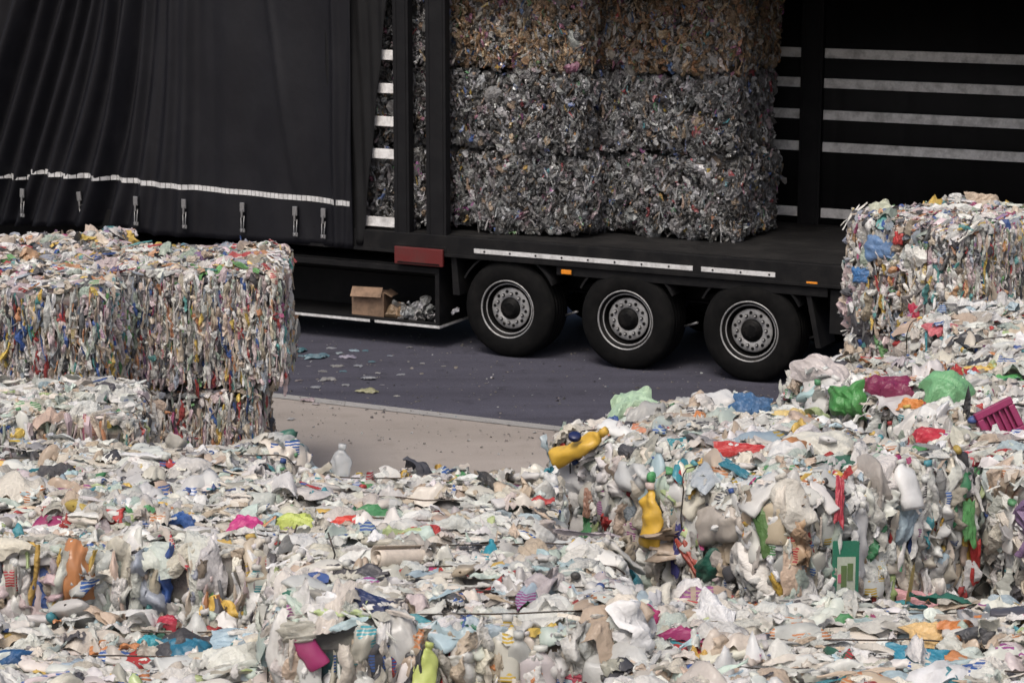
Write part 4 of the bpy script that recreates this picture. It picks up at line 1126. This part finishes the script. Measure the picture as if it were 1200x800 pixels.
put('film_scrap', 'film', 290, 765, (.30, .16, .06), (.36, .48, .55), 0, 'light blue film in the bottom left', 'film', seed=65, out=.02, lean=.3)
put('film_scrap', 'bag', 12, 790, (.14, .10, .05), (.02, .09, .22), 0, 'blue scrap in the bottom left corner', 'film', seed=66, out=.03, lean=.4)
put('film_scrap', 'strip', 690, 790, (.26, .09, .05), (.46, .07, .11), R(-4), 'pinkish red strip at the bottom edge', 'film', seed=67, out=.03, lean=.3)
put('film_scrap', 'strip', 1130, 753, (.18, .12, .06), (.55, .20, .06), R(8), 'orange brown film at the lower right', 'film', seed=68, out=.03, lean=.4)
put('film_scrap', 'strip', 1085, 760, (.16, .14, .06), (.66, .45, .20), R(8), 'yellow film left of the orange brown one', 'film', seed=69, out=.03, lean=.4)
put('film_scrap', 'strip', 1075, 785, (.22, .10, .05), (.03, .22, .32), R(-12), 'teal strip at the bottom right', 'film', seed=70, out=.03, lean=.4)
put('yellow_green_bottle', 'bottle', 490, 782, (.20, .10, .06), (.48, .55, .16), R(80), 'yellow green bottle at the bottom edge', 'bottle', seed=71, out=.03, lean=.6)
put('white_bottle', 'bottle', 590, 600, (.28, .16, .10), (.60, .62, .58), R(-25), 'white bottle with pale cap at the back edge of the middle bale', 'bottle', seed=72, out=.03, lean=.5)
put('black_strip', 'strip', 580, 588, (.20, .06, .05), (.03, .03, .03), R(-45), 'black film strip beside the white bottle at the back of the middle bale', 'film', seed=73, out=.06, lean=.8)
put('film_scrap', 'film', 102, 338, (.12, .14, .04), (.66, .46, .10), 0, 'yellow scrap on the upper edge of the left stack', 'film', seed=74, out=.03, lean=.3)
put('film_scrap', 'bag', 150, 478, (.10, .10, .05), (.45, .06, .07), 0, 'red film on the single low bale in front of the left stack', 'film', seed=75, out=.03, lean=.4)
put('film_scrap', 'strip', 1016, 322, (.14, .14, .05), (.05, .16, .36), R(90), 'upper blue scrap', part=True, seed=76, out=.0)
put('film_scrap', 'strip', 1040, 290, (.20, .28, .06), (.12, .22, .40), R(90), 'large blue film', part=True, seed=77, out=.0)
put('film_scrap', 'strip', 1062, 277, (.10, .10, .04), (.48, .05, .05), R(90), 'red scrap', part=True, seed=78, out=.01)
put('film_scrap', 'strip', 1077, 366, (.16, .10, .04), (.42, .03, .07), R(90), 'red scrap low in the side', part=True, seed=79, out=.01)
put('film_tuft', 'film', 1031, 248, (.16, .14, .10), (.50, .52, .40), 0, 'cream film tuft sticking up at the left end of the strapped bale', 'film', seed=80, out=.06, lean=1.0)
put('film_tuft', 'film', 1152, 232, (.26, .16, .12), (.50, .40, .30), 0, 'beige film tuft on top of the strapped bale', 'film', seed=81, out=.06, lean=1.0)

# magenta crate
h = hit(1168, 512)
if h:
    p, nrm, root, _ = h
    MG = worn('magenta_plastic', (.24, .02, .085), .4, dirt=(.15, .05, .08), dirt_amt=.4)
    cr = empty('magenta_crate', p+Vector((.04, -.09, .01)), 0)
    tag(cr, 'broken magenta plastic crate side leaning on the bale at the right picture edge', 'crate')
    m = MB()
    m.box(-.11, .11, -.02, .02, .0, .035, .006); m.box(-.11, .11, -.02, .02, .16, .20, .006)
    m.box(-.11, -.075, -.02, .02, .036, .159, .006); m.box(.075, .11, -.02, .02, .036, .159, .006)
    m.box(-.074, .074, .012, .018, .036, .159)
    for i in range(4): m.box(-.055+i*.035, -.045+i*.035, -.012, .0115, .036, .159)
    o = m.build('crate_side', MG, cr); o.rotation_euler = (-.25, -.42, .2)
    m = MB(); m.box(-.11, -.09, .021, .10, .0, .15, .006); o = m.build('crate_end', MG, cr); o.rotation_euler = (-.25, -.42, .2)
# rolled tube of film
h = hit(458, 684)
if h:
    p, nrm, root, _ = h
    m = MB(); pts = []
    sp2 = []
    for i in range(34):
        a = i*.42; rr_ = .012+.0013*i; sp2.append((rr_*math.cos(a), rr_*math.sin(a)))
    rows = []
    for L_ in np.linspace(0, .26, 9):
        rows.append([m.bm.verts.new((L_+.006*math.sin(i*.7), x*(1-.6*L_), y_*(1-.6*L_))) for i, (x, y_) in enumerate(sp2)])
    for i in range(len(rows)-1):
        for j in range(len(sp2)-1):
            m.bm.faces.new((rows[i][j], rows[i+1][j], rows[i+1][j+1], rows[i][j+1])).smooth = True
    TB_ = worn('cream_film', (.55, .48, .40), .5, dirt_amt=.3)
    o = m.build('rolled_film', TB_); o.location = p+Vector((-.06, -.03, .12)); o.rotation_euler = (0, .12, R(35))
    s = o.modifiers.new('t', 'SOLIDIFY'); s.thickness = .002
    tag(o, 'cream film rolled into a tube, its end facing the viewer on the middle bale', 'film roll')
# green hose bow at the bottom edge
h = hit(565, 775)
if h:
    p, nrm, root, _ = h
    m = MB(); pts = [(-.07+.10*math.sin(t), 0.01*math.cos(3*t), .14*math.cos(t)) for t in np.linspace(-.2, 1.9, 16)]
    m.tube(pts, .013, 10)
    o = m.build('green_hose', worn('green_rubber', (.02, .12, .07), .4, dirt_amt=.4)); o.location = p+Vector((0, -.03, .02)); o.rotation_euler = (-.5, 0, 0)
    tag(o, 'dark green hose bent in a bow at the bottom edge', 'hose')
# loose ends of baling wire on the middle bale
for i, (px, py, pts) in enumerate(((330, 660, [(0.08, 0, .16), (.04, -.03, .05), (-.02, -.05, -.04), (-.06, -.06, -.16)]), (395, 660, [(-.03, 0, .12), (.0, -.02, .03), (-.02, -.03, -.05)]))):
    h = hit(px, py)
    if h:
        m = MB(); m.tube(pts, .004, 6); o = m.build('loose_wire', M_WIRE); o.location = h[0]+Vector((0, -.08, .04))
        tag(o, ('long dark wire hanging over the white sheets' , 'short bent dark wire right of the long one')[i], 'wire')

# litter on the asphalt and concrete
def unp(px, py, z=0.0):
    d = ray(px, py); t = (z-CAMH)/d.z
    return camq+d*t
lit = [(345, 412, .30, (.06, .20, .24), 'teal film strip on the asphalt nearest the left stack'), (370, 420, .34, (.14, .26, .32), 'blue grey film flat on the asphalt'),
       (398, 415, .10, (.40, .48, .52), 'small pale scrap on the asphalt below the rack'), (415, 412, .14, (.30, .42, .50), 'pale blue scrap on the asphalt below the rack'),
       (408, 420, .22, (.36, .34, .44), 'lilac film scrap on the asphalt'), (395, 430, .16, (.30, .30, .30), 'grey flat scrap on the asphalt'), (384, 446, .20, (.34, .34, .34), 'long grey flat scrap on the asphalt'),
       (378, 436, .12, (.24, .24, .25), 'dark grey scrap on the asphalt'), (432, 445, .18, (.36, .38, .42), 'whitish scrap on the asphalt right of the long grey one'), (443, 438, .08, (.4, .4, .4), 'tiny white upright scrap on the asphalt'),
       (430, 460, .26, (.46, .45, .26), 'long yellowish flat scrap near the kerb strip'), (360, 470, .18, (.50, .40, .42), 'pink white crumpled film on the kerb strip'), (370, 474, .10, (.55, .50, .50), 'small pale scrap on the kerb strip'),
       (345, 405, .08, (.35, .1, .12), 'small red scrap by the left stack'), (495, 427, .07, (.35, .35, .36), 'tiny grey scrap in front of the first wheel'), (520, 430, .06, (.3, .3, .3), 'tiny scrap left of the first tyre'),
       (341, 492, .09, (.5, .5, .5), 'white speck of film on the concrete'), (465, 465, .08, (.4, .4, .38), 'small pale speck near the kerb strip'), (480, 408, .10, (.2, .2, .22), 'dark scrap in the trailer shadow'), (570, 450, .06, (.2, .2, .2), 'dark speck on the road in front of the wheels'),
       (350, 447, .10, (.28, .24, .24), 'brownish scrap beside the left stack on the road'), (405, 452, .10, (.3, .32, .34), 'grey scrap between the long flat pieces'), (457, 418, .08, (.26, .3, .36), 'blue grey speck right of the litter')]
adj_ = ['thin', 'curled', 'flat', 'torn', 'folded', 'narrow']
for q, (x_, y_) in enumerate(((352, 418), (388, 409), (362, 430), (402, 436), (420, 430), (448, 452), (436, 425), (370, 455), (392, 422), (428, 412), (470, 440), (340, 425))):
    lit.append((x_, y_, (.09, .12, .07)[q % 3], ((.10, .22, .28), (.3, .32, .36), (.2, .2, .24))[q % 3], f"{adj_[q % 6]} {('teal', 'pale grey', 'dark grey')[q % 3]} scrap in the litter patch{(' between bale and wheels', ' towards the wheels')[q // 6]}"))
for i, (px, py, s_, c, lb) in enumerate(lit):
    s_ *= .72; c = tuple(q*.62 for q in c)
    me = item_mesh('film', (s_, s_*random.uniform(.4, .9), s_*.3), c, seed=200+i)
    zmin = min(v.co.z for v in me.vertices)
    o = link_mesh('litter_scrap', me, M_PLAIN); p = unp(px, py); o.location = (p.x, p.y, .006-zmin); o.rotation_euler = (0, 0, random.uniform(-.4, .4))
    tag(o, lb, 'litter', 'litter scattered on the yard')
gr = np.random.default_rng(4); n = 2600
g_ = Cloud(); px_ = gr.uniform(-4.5, 5.5, n); py_ = gr.uniform(-3.9, 1.0, n)
pos = np.stack([TX+px_*UX+py_*NX, TY+px_*UY+py_*NY, np.full(n, .009)], 1)
sz = .012*np.exp(gr.normal(0, .5, n))
gc = pick_cols(P_((5, (.10, .09, .09)), (4, (.20, .18, .16)), (2, (.05, .05, .05)), (1, (.4, .4, .4)), (.4, (.08, .16, .22))), n, gr)
g_.add(TS_LO, pos, np.tile([0, 0, 1.], (n, 1))+gr.normal(0, .2, (n, 3)), gr.normal(0, 1, (n, 3)), np.stack([sz, sz, sz*.6], 1), gc, gr)
tag(link_mesh('grit', g_.mesh('grit'), M_PLAIN), 'grit and tiny flakes strewn over the asphalt and the concrete', 'grit', kind='stuff')
print('verts', sum(len(o.data.vertices) for o in scn.objects if o.type == 'MESH'))
